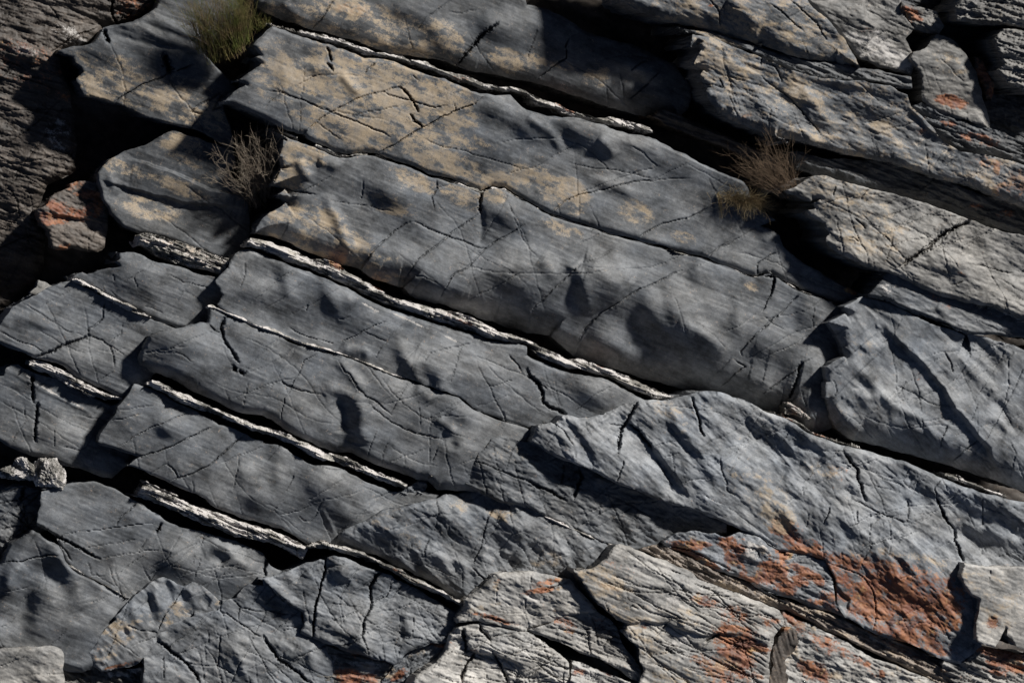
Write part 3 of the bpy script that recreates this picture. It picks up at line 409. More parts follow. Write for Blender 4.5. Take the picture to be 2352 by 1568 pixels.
build('rock_shard', 'shard', T(1,0, 330,1035, 400,1060, 470,1110, 480,1180, 330,1182, 258,1142, 310,1100), -.22, M_PALE, 'small pale pointed shard at the left edge of the grey slabs', cat='rock shard', group=None, tone=.75, thick=.1, g=(-.3, 0), cracks=1, und=.004, rnd=(3, 3, 3, 3), drop=(.005,) * 4)
# right-hand upper slabs
build('rock_slab', 'TR0', T(0,3, 1000,-300, 2800,-300, 2800,1500, 2240,1300, 1700,1150, 1300,1000, 1150,700, 1100,300), -.34, M_SLATE, 'added filler slab, darkened for shade, at the back of the top right black recess', tone=.40, mlam=.012, terr_a=.01, terr_w=60, stri=.003, cracks=8, g=(-.05, -.1))  # filler added behind the recess; its shade is put into the low tone
build('rock_slab', 'R0b', T(0,3, 200,-200, 400,0, 560,150, 730,345, 780,420, 850,490, 1000,570, 1150,610, 1280,640, 1310,560, 1270,500, 1290,440, 1230,330, 1310,240, 1210,110, 1190,-10, 1250,-200), -.02, M_PALE, 'pale flaky slab beside the black slot at the top right', g=(-.05, .03), tone=0.56, terr_a=.007, terr_w=90, stri=.0015, cracks=16, pale=[(1990, 100, 60, 40, 15, .5), (2060, 140, 50, 30, 15, .45)], rust=[(1985, 68, 24, 10, 10, .45)], steps=[(T(0,3, 880,0, 890,150, 1020,240), 3, .05, 80), (T(0,3, 870,480, 960,430, 1050,380), 1.5, .012, 40)], rnd=(4, 8, 8, 8), drop=(.015,) * 4)
build('rock_slab', 'TR2', T(0,3, 1200,10, 1400,70, 1500,95, 1560,230, 1510,300, 1310,245, 1200,110), -.01, M_PALE, 'small pale block with a rust brown face near the top right corner', cat='rock block', g=(-.1, 0), tone=0.43, terr_a=.012, terr_w=40, rust=[(2090, 32, 32, 18, 25, .9)], mlam=.006, cracks=5, thick=.3)
build('rock_slab', 'TR1', T(0,3, 1500,290, 1620,330, 1740,450, 1830,600, 1880,760, 1930,960, 1950,1100, 1850,1060, 1700,1010, 1500,940, 1380,860, 1370,780, 1378,660, 1350,600, 1275,500, 1300,440, 1400,410), .02, M_PALE, 'tall pale slab with an orange patch at its foot, under the top right black recess', g=(-.03, .05), tone=0.52, terr_a=.006, terr_w=100, strang=12, stri=.002, cracks=18, lich=[(2180, 150, 50, 30, 15, .3)], rust=[(2185, 232, 38, 15, 14, 1.5)], rnd=(5, 10, 6, 40), drop=(.012, .02, .01, .08))
build('rock_slab', 'TR5', T(0,3, 1820,480, 1890,520, 1940,600, 1985,720, 1960,860, 1915,840, 1880,720, 1830,640), -.04, M_BROWN, 'narrow rust orange sliver in the dark recess at the right', cat='rock sliver', group=None, rust=[(2262, 180, 30, 60, 0, .75)], tone=.6, g=(.1, 0), terr_a=.01, cracks=4, thick=.2)
build('rock_slab', 'TR3', T(0,3, 1640,80, 1690,20, 1770,-30, 1800,-300, 2800,-300, 2800,260, 2240,240, 2070,205, 1950,212, 1800,195, 1670,180), .12, M_PALE, 'laminated pale ledge cut by thin dark seams in the top right corner', g=(.0, .02), tone=0.48, mlam=.018, terr_a=.012, terr_w=40, strang=12, stri=.004, cracks=6, lich=[(2290, 30, 20, 26, 0, .5)], rnd=(5, 14, 8, 8), drop=(.02, .05, .02, .01))
build('rock_slab', 'TR4', T(0,3, 1975,330, 2060,245, 2240,265, 2800,300, 2800,800, 2240,800, 2200,745, 2090,705, 2000,600, 2070,545, 2015,430), .13, M_PALE, 'laminated pale ledge at the right edge just below the corner ledge', tone=0.48, mlam=.018, terr_a=.010, terr_w=40, strang=14, stri=.004, cracks=5, rnd=(5, 14, 8, 8), drop=(.02, .05, .02, .01))
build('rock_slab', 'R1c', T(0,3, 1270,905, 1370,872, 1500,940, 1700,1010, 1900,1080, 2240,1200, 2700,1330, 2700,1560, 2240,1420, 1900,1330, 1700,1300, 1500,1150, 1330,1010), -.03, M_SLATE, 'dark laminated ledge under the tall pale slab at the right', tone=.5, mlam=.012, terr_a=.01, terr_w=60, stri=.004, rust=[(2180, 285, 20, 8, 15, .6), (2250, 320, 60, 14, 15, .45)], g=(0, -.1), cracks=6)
build('rock_slab', 'R0', [(1400, -140), (1900, -140)] + T(0,3, 250,-150, 400,0, 560,150, 720,335, 770,430, 850,575, 700,560, 640,525, 400,505, 200,445, 0,365) + T(0,2, 2000,395, 1800,335, 1640,290, 1500,250, 1330,215, 1200,185, 1000,110, 830,10),
      .10, M_SLATE, 'lichened slab with an orange spot at the top edge, above the black overhang shadow', g=(-.02, .0), tone=.85, base=(.33, 0, .0), rnd=(6, 46, 8, 10), drop=(.01, .10, .02, .015), thick=.5, lich=[(1700, 30, 200, 50, 20, .5), (1850, 80, 90, 40, 35, .5)], rust=[(1632, 13, 7, 4, 0, 1.2)], stri=.0022, und=.024, ridges=[(T(0,2, 1700,0, 1850,100, 2000,230), 22, .035), (T(0,3, 370,0, 520,140, 700,310), 9, .03)], terr_a=.004, cracks=16)
build('rock_slab', 'R0l', T(0,2, 1250,225, 1500,255, 1640,290, 1800,340, 2000,400, 2240,490) + T(0,3, 200,450, 400,510, 640,530, 850,580, 1000,590, 1280,650, 1290,760, 1100,720, 880,690, 700,690, 520,670, 330,620, 150,545, 0,490) + T(0,2, 2000,480, 1780,400, 1500,320, 1270,240), .03, M_SLATE, 'thin dark laminated seam between the two lichened upper right slabs', cat='rock seam', tone=.55, mlam=.010, stri=.004, terr_a=.006, terr_w=40, und=.008, cracks=3, rnd=(8, 8, 4, 4), drop=(.03, .03, .01, .01), thick=.25, lich=[(1640, 85, 70, 6, 20, .5)])
build('rock_slab', 'R1', T(0,2, 1270,220, 1330,255, 1410,285, 1400,350, 1390,395, 1460,370, 1482,430, 1440,500, 1425,550, 1502,600, 1470,650, 1490,700, 1525,750, 1540,830, 1580,890, 1640,970, 1700,990, 1740,1035, 1850,1065, 1990,1120, 2120,1170, 2240,1215) + T(0,3, 130,1160, 320,1200, 450,1240, 600,1275, 720,1315, 880,1340, 1110,1385, 1190,1410, 1280,1440, 1450,1500, 1640,1550) + T(1,3, 1800,240, 1910,280, 2000,330, 2240,420, 2700,600, 2700,-50) + T(0,3, 2240,1405, 1900,1310, 1700,1290, 1500,1140, 1400,1015, 1280,905, 1250,805, 1100,725, 880,685, 700,685, 520,665, 330,615, 150,545, 0,485) + T(0,2, 2000,492, 1780,405, 1500,305),
      .07, M_SLATE, 'broad lichen dusted slab with a toothed left edge at the upper right', g=(-.01, -.01), tone=.95, thick=.5, base=(.25, 0, 0), rnd=(6, 38, 4, 8), drop=(.01, .07, .006, .015), lich=[(1660, 150, 90, 60, 30, .62), (1800, 200, 80, 50, 30, .58), (1880, 230, 70, 28, 30, .62), (2030, 280, 50, 40, 20, .5), (1920, 330, 140, 30, 20, .42), (2010, 355, 40, 20, 0, .5), (1800, 160, 120, 14, 22, .45)],
      rust=[(1720, 268, 20, 10, 10, .35), (2115, 300, 14, 12, 0, .55), (2310, 430, 40, 22, -30, .5), (2260, 370, 50, 14, 15, .55), (2290, 385, 10, 20, 0, .7), (2340, 420, 30, 40, 0, .5)], pale=[(2300, 400, 80, 50, 20, .45), (2140, 340, 90, 26, 15, .22)], und=.02,
      ridges=[(T(0,3, 100,740, 330,940, 520,1180), 11, -.02), (T(0,3, 330,760, 480,900, 640,1130), 14, .03), (T(0,3, 350,1040, 430,1180, 500,1240), 9, .02), (T(0,2, 1900,800, 2080,950, 2200,1100), 18, .025)], bumps=[(1935, 290, 60, 50, 20, -.02), (1900, 205, 110, 14, 8, -.02)], terr_a=.007, terr_w=110, steps=[(T(0,3, 1240,900, 1400,1080, 1500,1160, 1640,1240), 2, -.02, 60)], cracks=26)
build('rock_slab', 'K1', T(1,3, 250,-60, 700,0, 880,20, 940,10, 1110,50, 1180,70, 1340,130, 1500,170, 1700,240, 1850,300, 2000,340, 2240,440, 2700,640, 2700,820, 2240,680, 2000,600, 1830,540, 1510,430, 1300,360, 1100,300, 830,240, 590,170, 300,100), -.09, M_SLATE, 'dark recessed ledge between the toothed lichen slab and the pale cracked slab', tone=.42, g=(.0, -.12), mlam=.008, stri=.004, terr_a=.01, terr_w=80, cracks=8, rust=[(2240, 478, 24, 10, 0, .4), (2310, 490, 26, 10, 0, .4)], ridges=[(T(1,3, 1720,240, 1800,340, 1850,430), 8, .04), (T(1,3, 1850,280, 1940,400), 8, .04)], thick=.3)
build('rock_ledge', 'DD', T(0,2, 1060,985, 1100,960, 1140,925, 1170,915, 1300,970, 1400,1030, 1600,1110, 1760,1190, 1960,1270, 2240,1370) + T(0,3, 180,1400, 180,1450, 0,1430) + T(0,2, 2000,1400, 1700,1260, 1500,1190, 1250,1090), -.19, M_BROWN, 'dark brown laminated ledge end in the black shadow left of the dry twigs', cat='rock ledge', group=None, tone=.6, g=(.05, -.25), mlam=.014, stri=.005, cracks=3, thick=.3, und=.006, rnd=(10, 6, 3, 3), drop=(.03, .01, .01, .01))
build('rock_slab', 'B', [(626, 60)] + T(0,0, 2150,385, 2190,430, 2222,472, 2165,485, 2228,540, 2205,562, 2110,620, 2022,685, 2092,720, 2060,740, 1980,790, 1910,860, 1903,876, 2000,900, 2110,945, 2180,975, 2240,1000) + T(0,1, 100,1055, 200,1110, 300,1140, 345,1140, 380,1180, 440,1215, 520,1240, 600,1280, 700,1310, 870,1295, 930,1300, 1040,1340, 1150,1375, 1250,1400, 1400,1480) + T(1,1, 1480,150, 1700,215, 1850,275, 1950,235, 2050,245, 2150,310, 2240,360) + T(1,2, 120,430, 200,470, 460,550, 640,610, 900,680, 1080,730, 1280,790, 1480,830, 1600,880, 1940,1000, 2010,980, 2100,1000, 2240,1080) + T(1,3, 80,965, 220,1050, 350,1120, 470,1160, 600,1210, 720,1260, 900,1175, 770,1110, 570,1010, 430,925, 300,845, 215,775, 160,650, 90,605, 0,575) + T(1,2, 2120,530, 1980,440, 1900,330, 1890,275) + T(0,2, 1850,1550, 1700,1485, 1560,1425, 1440,1365, 1250,1275, 1100,1185, 980,1150, 760,1110, 660,1060, 500,1020, 300,1000, 60,950, 0,935) + T(0,1, 2100,805, 1840,795, 1700,740, 1540,665, 1340,615, 1200,562, 1080,515, 860,495, 700,425, 560,375, 420,345, 240,285, 130,243),
      -.02, M_SLATE, 'long slab with its left half crusted in tan lichen and three smooth bulges', g=(-.03, .0), tone=.82, rnd=(8, 16, 4, 8), drop=(.02, .03, .008, .01), thick=.42,
      lich=[(660, 170, 90, 70, 20, .62), (760, 170, 110, 70, 20, .78), (900, 210, 130, 90, 20, .88), (1010, 240, 90, 60, 20, .9), (800, 290, 130, 55, 20, .8), (930, 300, 120, 40, 20, .75), (1010, 370, 90, 36, 25, .85), (1090, 400, 120, 34, 22, .7), (1240, 410, 70, 26, 10, .72), (1290, 440, 70, 40, 30, .72), (1320, 480, 30, 16, 20, .5), (1220, 385, 50, 8, 8, .8), (1460, 490, 45, 30, 20, .5), (1450, 470, 20, 14, 0, .6), (1500, 500, 24, 8, 10, .55), (1570, 545, 30, 14, 20, .5), (1080, 330, 60, 20, 10, .5), (1950, 650, 60, 16, 20, .35)],
      rust=[(1960, 668, 24, 9, 15, .9), (1945, 634, 5, 5, 0, 1.0), (1985, 645, 7, 6, 0, 1.1), (1350, 265 + 40, 14, 8, 0, .3), (2000, 662, 14, 8, 0, .6)],
      bumps=[(1148, 248, 50, 30, 18, .045), (1212, 297, 34, 22, 28, .05), (1238, 276, 40, 24, 25, .03), (1332, 304, 52, 24, 28, .055), (1345, 286, 76, 38, 22, .035), (730, 160, 26, 12, 5, .012), (1000, 372, 40, 30, 20, .02), (660, 180, 24, 60, 5, .012), (1460, 330, 60, 16, 20, .02), (1770, 550, 24, 22, 0, .02), (1420, 430, 60, 14, 20, .02)],
      ridges=[(T(0,1, 660,620, 760,740, 830,800), 9, .016), (T(0,1, 1700,640, 1860,820), 12, .012), (T(0,2, 0,1000, 200,1120, 320,1290), 10, .022), (T(0,2, 600,1180, 760,1330), 12, .018)], stri=.0020, cracks=26)
build('rock_slab', 'C', T(0,1, 80,1110, 170,1190, 160,1270, 135,1330, 150,1440, 100,1500, 80,1560) + T(1,1, 150,85, 135,130, 78,232, 182,265, 115,310, 130,340, 187,380, 120,430, 0,505) + T(1,0, 2180,590, 2168,640, 2240,655) + T(1,1, 150,695, 320,775, 480,835, 700,915, 830,945, 950,1035, 1150,1095, 1190,1095, 1250,1165, 1400,1225, 1600,1275, 1780,1330, 2000,1410, 2240,1490) + T(2,2, 200,165, 400,340, 700,440, 950,520, 1200,590, 1450,650, 1700,710, 1930,760, 2150,830) + T(2,3, 200,830, 450,1000, 800,900, 800,100) + T(1,3, 850,1350, 720,1290, 600,1230, 470,1180, 350,1140, 220,1070, 80,985, 0,995) + T(1,2, 2100,1020, 2010,1000, 1940,1020, 1600,900, 1480,850, 1280,810, 1080,752, 900,702, 640,632, 460,572, 200,492, 120,452, 0,372) + T(1,1, 2150,335, 2050,268, 1950,260, 1850,298, 1700,238, 1480,172) + T(0,1, 1400,1500, 1250,1425, 1150,1400, 1040,1365, 930,1325, 870,1320, 700,1345, 600,1330, 430,1250, 290,1200),
      -.01, M_SLATE, 'biggest slab in the middle, dark grey with many smooth bulges and fine cracks', g=(-.02, .01), tone=0.79, rnd=(6, 70, 4, 10), drop=(.012, .13, .01, .01), thick=.42, stri=.0028,
      lich=[(660, 385, 60, 45, 60, .72), (700, 350, 60, 24, 22, .7), (660, 490, 50, 40, 10, .62), (740, 530, 100, 55, 20, .52), (800, 560, 70, 40, 30, .6), (900, 470, 60, 22, 20, .55), (700, 580, 120, 26, 20, .55), (950, 415, 60, 20, 25, .7), (1060, 450, 60, 24, 25, .6), (1290, 525, 50, 16, 20, .72), (1130, 445, 40, 20, 30, .55), (880, 620, 60, 40, 10, .36), (1730, 660, 22, 12, 20, .55), (900, 440 + 40, 40, 14, 10, .5)],
      bumps=[(903, 445, 52, 34, 25, .045), (1168, 492, 44, 30, 25, .05), (1020, 650, 80, 44, 20, .05), (1180, 625, 75, 46, 20, .045), (1375, 655, 48, 40, 35, .05), (1500, 712, 26, 46, -22, .045), (1552, 704, 22, 44, -14, .045), (1590, 785, 80, 44, 28, .07), (1604, 622, 20, 26, 10, .028), (1698, 735, 18, 34, 5, .022), (1855, 715, 26, 34, 10, .035), (1384, 785, 30, 24, 30, .06), (1424, 822, 26, 20, 30, .05), (1240, 755, 60, 34, 28, .05), (1760, 800, 30, 40, 10, .025), (1840, 870, 40, 50, 0, .03), (1690, 865, 60, 22, 18, .03), (1310, 610, 12, 10, 20, .02), (1940, 705 + 60, 10, 10, 0, .0)],
      ridges=[([(1000, 735), (1200, 800), (1400, 862), (1600, 905), (1850, 960)], 95, -.17), (T(1,1, 300,0, 340,110, 400,190), 11, .03), (T(1,1, 520,300, 620,480, 700,700, 780,880), 12, .022), (T(1,1, 460,0 + 30, 560,40, 650,100), 12, .03), (T(1,2, 400,880, 470,1010, 500,1180, 580,1330), 16, .05), (T(1,2, 480,890, 640,950, 800,1080, 860,1140), 22, .03), (T(1,1, 1850,400, 1860,600, 1850,740), 7, -.012), (T(2,2, 1280,60, 1450,110, 1600,230, 1700,330), 18, .035), (T(1,2, 100,860, 260,1010), 14, .02)], cracks=34)
# child veins share this recipe
def vein(slab, up, lo, h, q=.55, label=None, seedpale=None, amp=.016, tone=.95, rust=(), g=(0, 0), thick=.22, lich=()):
    amp *= 1.25; 
    def thin(A, B, k):
        B_ = np.array(B, float); out = []
        for q_ in A:
            t_ = B_[np.argmin(np.hypot(*(B_ - np.array(q_)).T))]; dq = t_ - np.array(q_); L_ = np.hypot(*dq); out.append(tuple(np.array(q_) + dq / max(L_, 1e-6) * min(L_ * .5, 14) * k))
        return out
    up, lo = thin(up, lo, .18), thin(lo, up, .30); p = strip(up, lo); c = np.mean(np.array(p), 0)
    return build('quartz_vein', 'vein%d' % SEED[0], p, h, M_QUARTZ, label=label, parent=SLABS[slab], g=g, thick=thick, tone=tone, rnd=(13, 15, 6, 6), drop=(.035, .06, .012, .012), und=.006, undw=80, stri=.003, rough=.006, mlam=amp, terr_a=.006, terr_w=34, cracks=int(3 + len(up) / 1.6), cfam=((75, .6), (-50, .4)), cdep=.05, nzk=1.2, lamp=.30,
                 pale=seedpale or [], base=(0, 0, q * .9), step=1.4, jamp=.13, jmx=3.0, tvar=.42, rust=rust, lich=lich, lam=.01)
vein('B', T(0,1, 40,195, 130,230, 280,262, 420,275, 560,310, 700,345, 860,395, 1000,440, 1200,480, 1400,520, 1540,600, 1700,630, 1850,690, 2100,730, 2240,775) + T(0,2, 160,845, 280,880, 400,945, 600,1000, 720,985, 850,1020, 1050,1085),
     T(0,1, 70,225, 200,265, 420,330, 560,362, 700,408, 860,480, 1080,500, 1200,545, 1400,605, 1540,645, 1700,722, 1840,775, 2100,790, 2240,815) + T(0,2, 60,905, 280,950, 400,1010, 600,1040, 760,1090, 980,1135, 1080,1140), -.06, .50, 'rough white quartz seam along the top of the lichened slab', seedpale=[(730, 85, 66, 18, 20, .85), (640, 60, 20, 8, 20, .8), (1180, 205, 30, 8, 20, .6), (1420, 270, 70, 10, 18, .75), (1270, 235, 30, 10, 30, .6)], rust=[(1060, 180, 30, 8, 20, .5), (1300, 245, 30, 8, 25, .6), (1080, 165, 60, 12, 20, .4)], g=(-.06, 0))
vein('C', T(0,1, 80,1085, 180,1110, 290,1155), T(0,1, 70,1115, 180,1150, 300,1205), -.03, .4)
vein('C', T(0,1, 450,1222, 560,1260, 640,1300, 720,1325, 800,1300, 890,1310), T(0,1, 430,1250, 560,1310, 660,1345, 760,1335, 820,1335, 890,1345), -.01, .42, 'thin pale vein ending in a round pale nub')
vein('C', T(0,1, 960,1312, 1040,1350, 1200,1400, 1400,1490) + T(1,1, 1480,160, 1700,222, 1850,282, 1950,240, 2050,250, 2150,320, 2240,366) + T(1,2, 120,436, 200,478, 300,490, 460,552, 640,618, 900,690, 1080,738, 1280,798, 1480,836, 1600,884, 1940,1006, 2010,986, 2100,1006, 2240,1086) + T(1,3, 220,1056, 350,1126, 470,1166, 600,1216, 690,1250),
     T(0,1, 940,1330, 1040,1372, 1200,1432, 1400,1520) + T(1,1, 1480,188, 1700,252, 1850,310, 1950,282, 2050,290, 2150,352, 2240,400) + T(1,2, 120,482, 200,512, 300,545, 460,602, 640,648, 900,706, 1080,760, 1280,822, 1480,866, 1600,912, 1940,1030, 2010,1008, 2100,1030, 2240,1106) + T(1,3, 220,1078, 350,1148, 470,1192, 600,1240, 690,1272), -.03, .45, 'thin continuous pale vein along the top of the biggest slab', seedpale=[(1460, 555, 80, 8, 18, .6), (1690, 620, 60, 8, 20, .65)])
# middle left group
build('rock_slab', 'M1', T(1,0, 620,1035, 630,1000, 700,970, 740,990, 850,950, 1020,925, 975,880, 1020,860, 1012,805, 1140,800, 1250,850, 1450,905, 1620,960, 1860,1010, 2050,1000, 2050,1300, 1900,1500, 1600,1460, 1500,1440, 1290,1365, 1180,1310, 1000,1220, 880,1160, 760,1100),
      -.08, M_SLATE, 'grey slab with a dome swelling under the mossy rough ledge at left', tone=0.77, g=(.01, .02), rnd=(5, 14, 4, 8), drop=(.01, .03, .008, .01), stri=.003, bumps=[(300, 640, 50, 40, 15, .03), (345, 650, 26, 40, 0, .015)], cracks=12)
build('rock_slab', 'M2', T(1,0, -300,1500, 0,1420, 100,1270, 210,1210, 330,1150, 560,1050, 620,1040, 760,1110, 880,1175, 1000,1235, 1180,1325, 1290,1370, 1500,1450, 1700,1480) + T(2,0, 1500,300, 1300,500, 1200,720, 1050,690, 900,630, 700,540, 560,440, 430,390, 390,380, 280,352, 120,285, 0,235, -300,110),
      -.09, M_SLATE, 'grey finely striated slab at the left edge cut by a zigzag crack', tone=0.83, rnd=(5, 14, 4, 8), drop=(.01, .03, .008, .01), stri=.0034, bumps=[(90, 740, 40, 14, 15, .012), (170, 820, 60, 30, 20, .015)], cracks=16)
vein('M2', T(1,0, 612,1030, 640,1005, 760,1060, 880,1120, 1000,1180, 1150,1260, 1290,1345), T(1,0, 608,1050, 700,1090, 860,1170, 930,1220, 1050,1290, 1200,1360, 1280,1368), -.05, .62, 'pale quartz vein crossing the grey slab at left')
build('rock_ledge', 'Vn', T(1,0, 1150,755, 1170,700, 1190,650, 1240,632, 1350,655, 1500,700, 1620,745, 1760,790, 1850,830, 1960,850, 2080,880, 2080,1010, 1870,990, 1700,945, 1560,915, 1450,895, 1330,835, 1260,775, 1200,740), -.08, M_QUARTZ, 'rough mossy brown and white ledge end above the grey slabs at left', cat='rock ledge', group='rough quartz ledges', tone=.62, base=(.12, .12, .36), lich=[(420, 560, 60, 16, 25, .35)], rnd=(18, 20, 6, 6), drop=(.04, .05, .02, .02), mlam=.022, lamp=.3, terr_a=.014, terr_w=34, rough=.006, stri=.004, cracks=12, step=1.5, tvar=.5, thick=.2, cdep=.03)
build('rock_slab', 'N', T(2,0, -300,520, 0,510, 35,505, 45,450, 60,435, 150,405, 270,470, 350,500, 480,530, 640,610, 800,690, 950,760, 1100,720, 1200,900, 1100,1250, 950,1380, 780,1335, 560,1275, 420,1215, 250,1182, 80,1112, 0,1060, -300,900),
      -.16, M_SLATE, 'dark grey slab at the left edge with a thin white line and vertical cracks', tone=.74, rnd=(6, 14, 4, 6), drop=(.015, .02, .01, .01), stri=.0036, bumps=[(130, 1005, 50, 30, 20, .03), (110, 1040, 40, 12, 10, .02)], ridges=[(T(2,0, 60,460, 270,570, 380,640, 580,730, 850,890), 3.5, .012)], pale=[(65, 865, 14, 4, 25, .8), (110, 895, 34, 3, 30, .8), (170, 925, 20, 3, 30, .5)], g=(-.02, 0), cracks=14)
vein('M2', T(2,0, 250,375, 290,360, 340,372, 400,380, 480,420, 600,470, 700,530, 800,590, 900,640, 1060,690), T(2,0, 245,430, 330,490, 400,500, 500,560, 600,620, 700,670, 780,700, 900,730, 1040,720), -.10, .75, 'thick white quartz vein with a broken gap, at the left edge')
# D group
build('rock_slab', 'D', T(1,0, 2120,775, 2000,812, 1960,870, 1940,930, 1880,990, 1832,1040, 1842,1080, 1872,1110, 1892,1160, 1870,1210, 1850,1245, 1905,1290, 2050,1370, 2240,1460) + T(2,1, 0,98, 170,175, 350,245, 480,285, 620,305, 740,345, 880,405, 960,440, 1100,500, 1240,535, 1380,590, 1560,640, 1660,680, 1780,780, 1900,830, 2240,940) + T(2,2, 300,1060, 700,1100, 1000,900, 1120,735, 1060,715, 1000,712, 860,640, 740,570, 640,525, 560,515, 430,495, 320,470, 150,400, 0,330) + T(1,1, 2240,1600, 1900,1550, 1750,1490, 1560,1430, 1400,1390, 1200,1320, 1050,1280, 900,1210, 780,1140, 640,1080, 480,1010, 300,940, 150,880, 0,820),
      .0, M_SLATE, 'smooth grey slab below the longest quartz vein with a forked ridge at its right', g=(-.01, .0), tone=0.88, rnd=(10, 5, 4, 6), drop=(.025, .006, .008, .01), stri=.0024, thick=.42, pale=[(850, 705, 30, 3, 28, .8), (960, 745, 60, 3, 24, .8), (1040, 780, 30, 3, 28, .5)],
      bumps=[(600, 665, 40, 26, 10, .022), (658, 640, 20, 44, -8, .026), (768, 690, 24, 40, -30, .035), (808, 692, 18, 18, 20, .022), (1375, 895, 66, 42, 20, .045), (620, 605, 40, 22, 20, .014), (860, 790, 60, 30, 25, .012), (1040, 850, 60, 30, 40, .022)],
      ridges=[(T(2,1, 1100,190, 1190,310, 1240,420, 1330,560, 1400,700), 15, .050), (T(2,1, 1230,350, 1400,420, 1540,560, 1600,600), 20, .035), (T(2,1, 1420,640, 1500,640, 1640,740), 15, .03), (T(2,1, 650,260, 760,290, 850,300, 920,370), 12, .025)], cracks=22)
vein('D', T(1,0, 2120,690, 2135,668, 2240,690) + T(1,1, 60,700, 150,742, 210,752, 300,790, 400,850, 470,848, 560,860, 640,890, 700,950, 850,1040, 960,1092, 1080,1162, 1200,1198, 1300,1230, 1400,1252, 1600,1292, 1750,1332, 1880,1400, 2000,1470, 2240,1530) + T(2,2, 150,262, 380,375, 430,350, 560,385, 700,442, 830,492, 960,552, 1080,602, 1200,665, 1265,690),
     T(1,0, 2095,768, 2240,805) + T(1,1, 0,808, 150,868, 300,928, 480,998, 640,1068, 780,1128, 900,1198, 1050,1266, 1200,1308, 1400,1376, 1560,1418, 1750,1480, 1900,1540, 2240,1590) + T(2,2, 150,380, 320,450, 400,460, 560,500, 700,530, 800,592, 900,650, 1060,708, 1180,715), .01, .50, 'longest rough white and grey quartz vein, running across the middle', seedpale=[(620, 565, 34, 9, 25, .8), (680, 590, 20, 8, 25, .8), (835, 650, 44, 14, 30, .95), (900, 685, 36, 14, 25, .95), (950, 700, 40, 14, 20, .95), (1040, 730, 30, 14, 25, .9), (1120, 755, 30, 10, 25, .7), (1290, 805, 60, 10, 26, .75), (1410, 855, 60, 14, 26, .8), (1500, 890, 50, 10, 26, .7)], rust=[(775, 610, 24, 9, 25, .9), (870, 660, 20, 5, 25, .6), (1060, 735, 40, 8, 25, .35), (1480, 880, 14, 6, 30, .8), (1380, 838, 14, 5, 20, .6)], amp=.018)
build('rock_slab', 'D2', T(1,0, 1770,1280, 1770,1262, 1900,1330, 2050,1380, 2240,1470) + T(2,1, 0,112, 170,190, 350,260, 480,300, 620,320, 740,360, 880,420, 960,452, 1100,512, 1240,547, 1380,602, 1560,652, 1660,692, 1780,792, 1900,842, 2240,952, 2300,1000, 2100,1400, 1800,1500, 1480,1480, 1400,1400, 1300,1390, 1200,1350, 1050,1295, 900,1235, 760,1165, 620,1160, 480,1115, 340,1045, 200,975, 80,885, 0,845) + T(2,0, 2060,825, 1900,755, 1680,655, 1560,585, 1450,525, 1300,478, 1200,420, 1180,400, 1186,340, 1195,300, 1222,268, 1250,210, 1262,170, 1330,138, 1450,103, 1520,100, 1600,78, 1700,50, 1760,58),
      .01, M_SLATE, 'broad grey slab with a big dome at its left end and a hooked hollow', g=(-.02, .01), tone=0.79, rnd=(8, 26, 10, 6), drop=(.015, .05, .03, .01), stri=.0026, thick=.42, lich=[(365, 820, 30, 14, 10, .12)],
      bumps=[(408, 795, 72, 46, 22, .075), (560, 770, 40, 30, 20, .02), (1062, 945, 56, 26, 25, .04), (1058, 1035, 60, 44, 15, .06), (850, 990, 40, 90, -8, .03), (1000, 1090, 60, 30, 15, .02), (420, 855, 60, 20, 20, .02), (905, 900, 50, 24, 30, .02)],
      ridges=[(T(2,1, 500,655, 600,625, 700,650, 790,710, 880,740), 13, .055), (T(2,1, 830,740, 840,900, 810,1080), 20, .040), (T(2,1, 620,710, 690,800, 690,1000), 18, -.035), (T(2,1, 1300,580, 1400,680, 1440,740), 14, .04), (T(2,1, 1470,850, 1570,940, 1640,1000), 12, .05), (T(2,1, 640,360, 700,450, 800,560, 860,640), 10, .022), (T(2,1, 1500,1000, 1600,1060, 1620,1150), 12, -.03)], cracks=30)
vein('D2', T(1,0, 1762,1262, 1772,1246, 1850,1262, 1915,1290, 1935,1302, 2000,1322, 2100,1370, 2240,1430) + T(2,1, 0,80, 120,118, 230,170, 350,225, 400,232, 480,250, 530,262, 640,300, 740,330, 880,388, 960,425, 1100,488, 1240,525), T(1,0, 1768,1285, 1840,1300, 1905,1330, 1935,1345, 2050,1395, 2240,1475) + T(2,1, 0,128, 170,190, 350,258, 500,305, 640,335, 740,362, 880,428, 960,458, 1100,518, 1240,542), .025, .7, 'thin white vein along the top of the domed slab', amp=.008, rust=[(740, 798, 6, 8, 0, .5)])
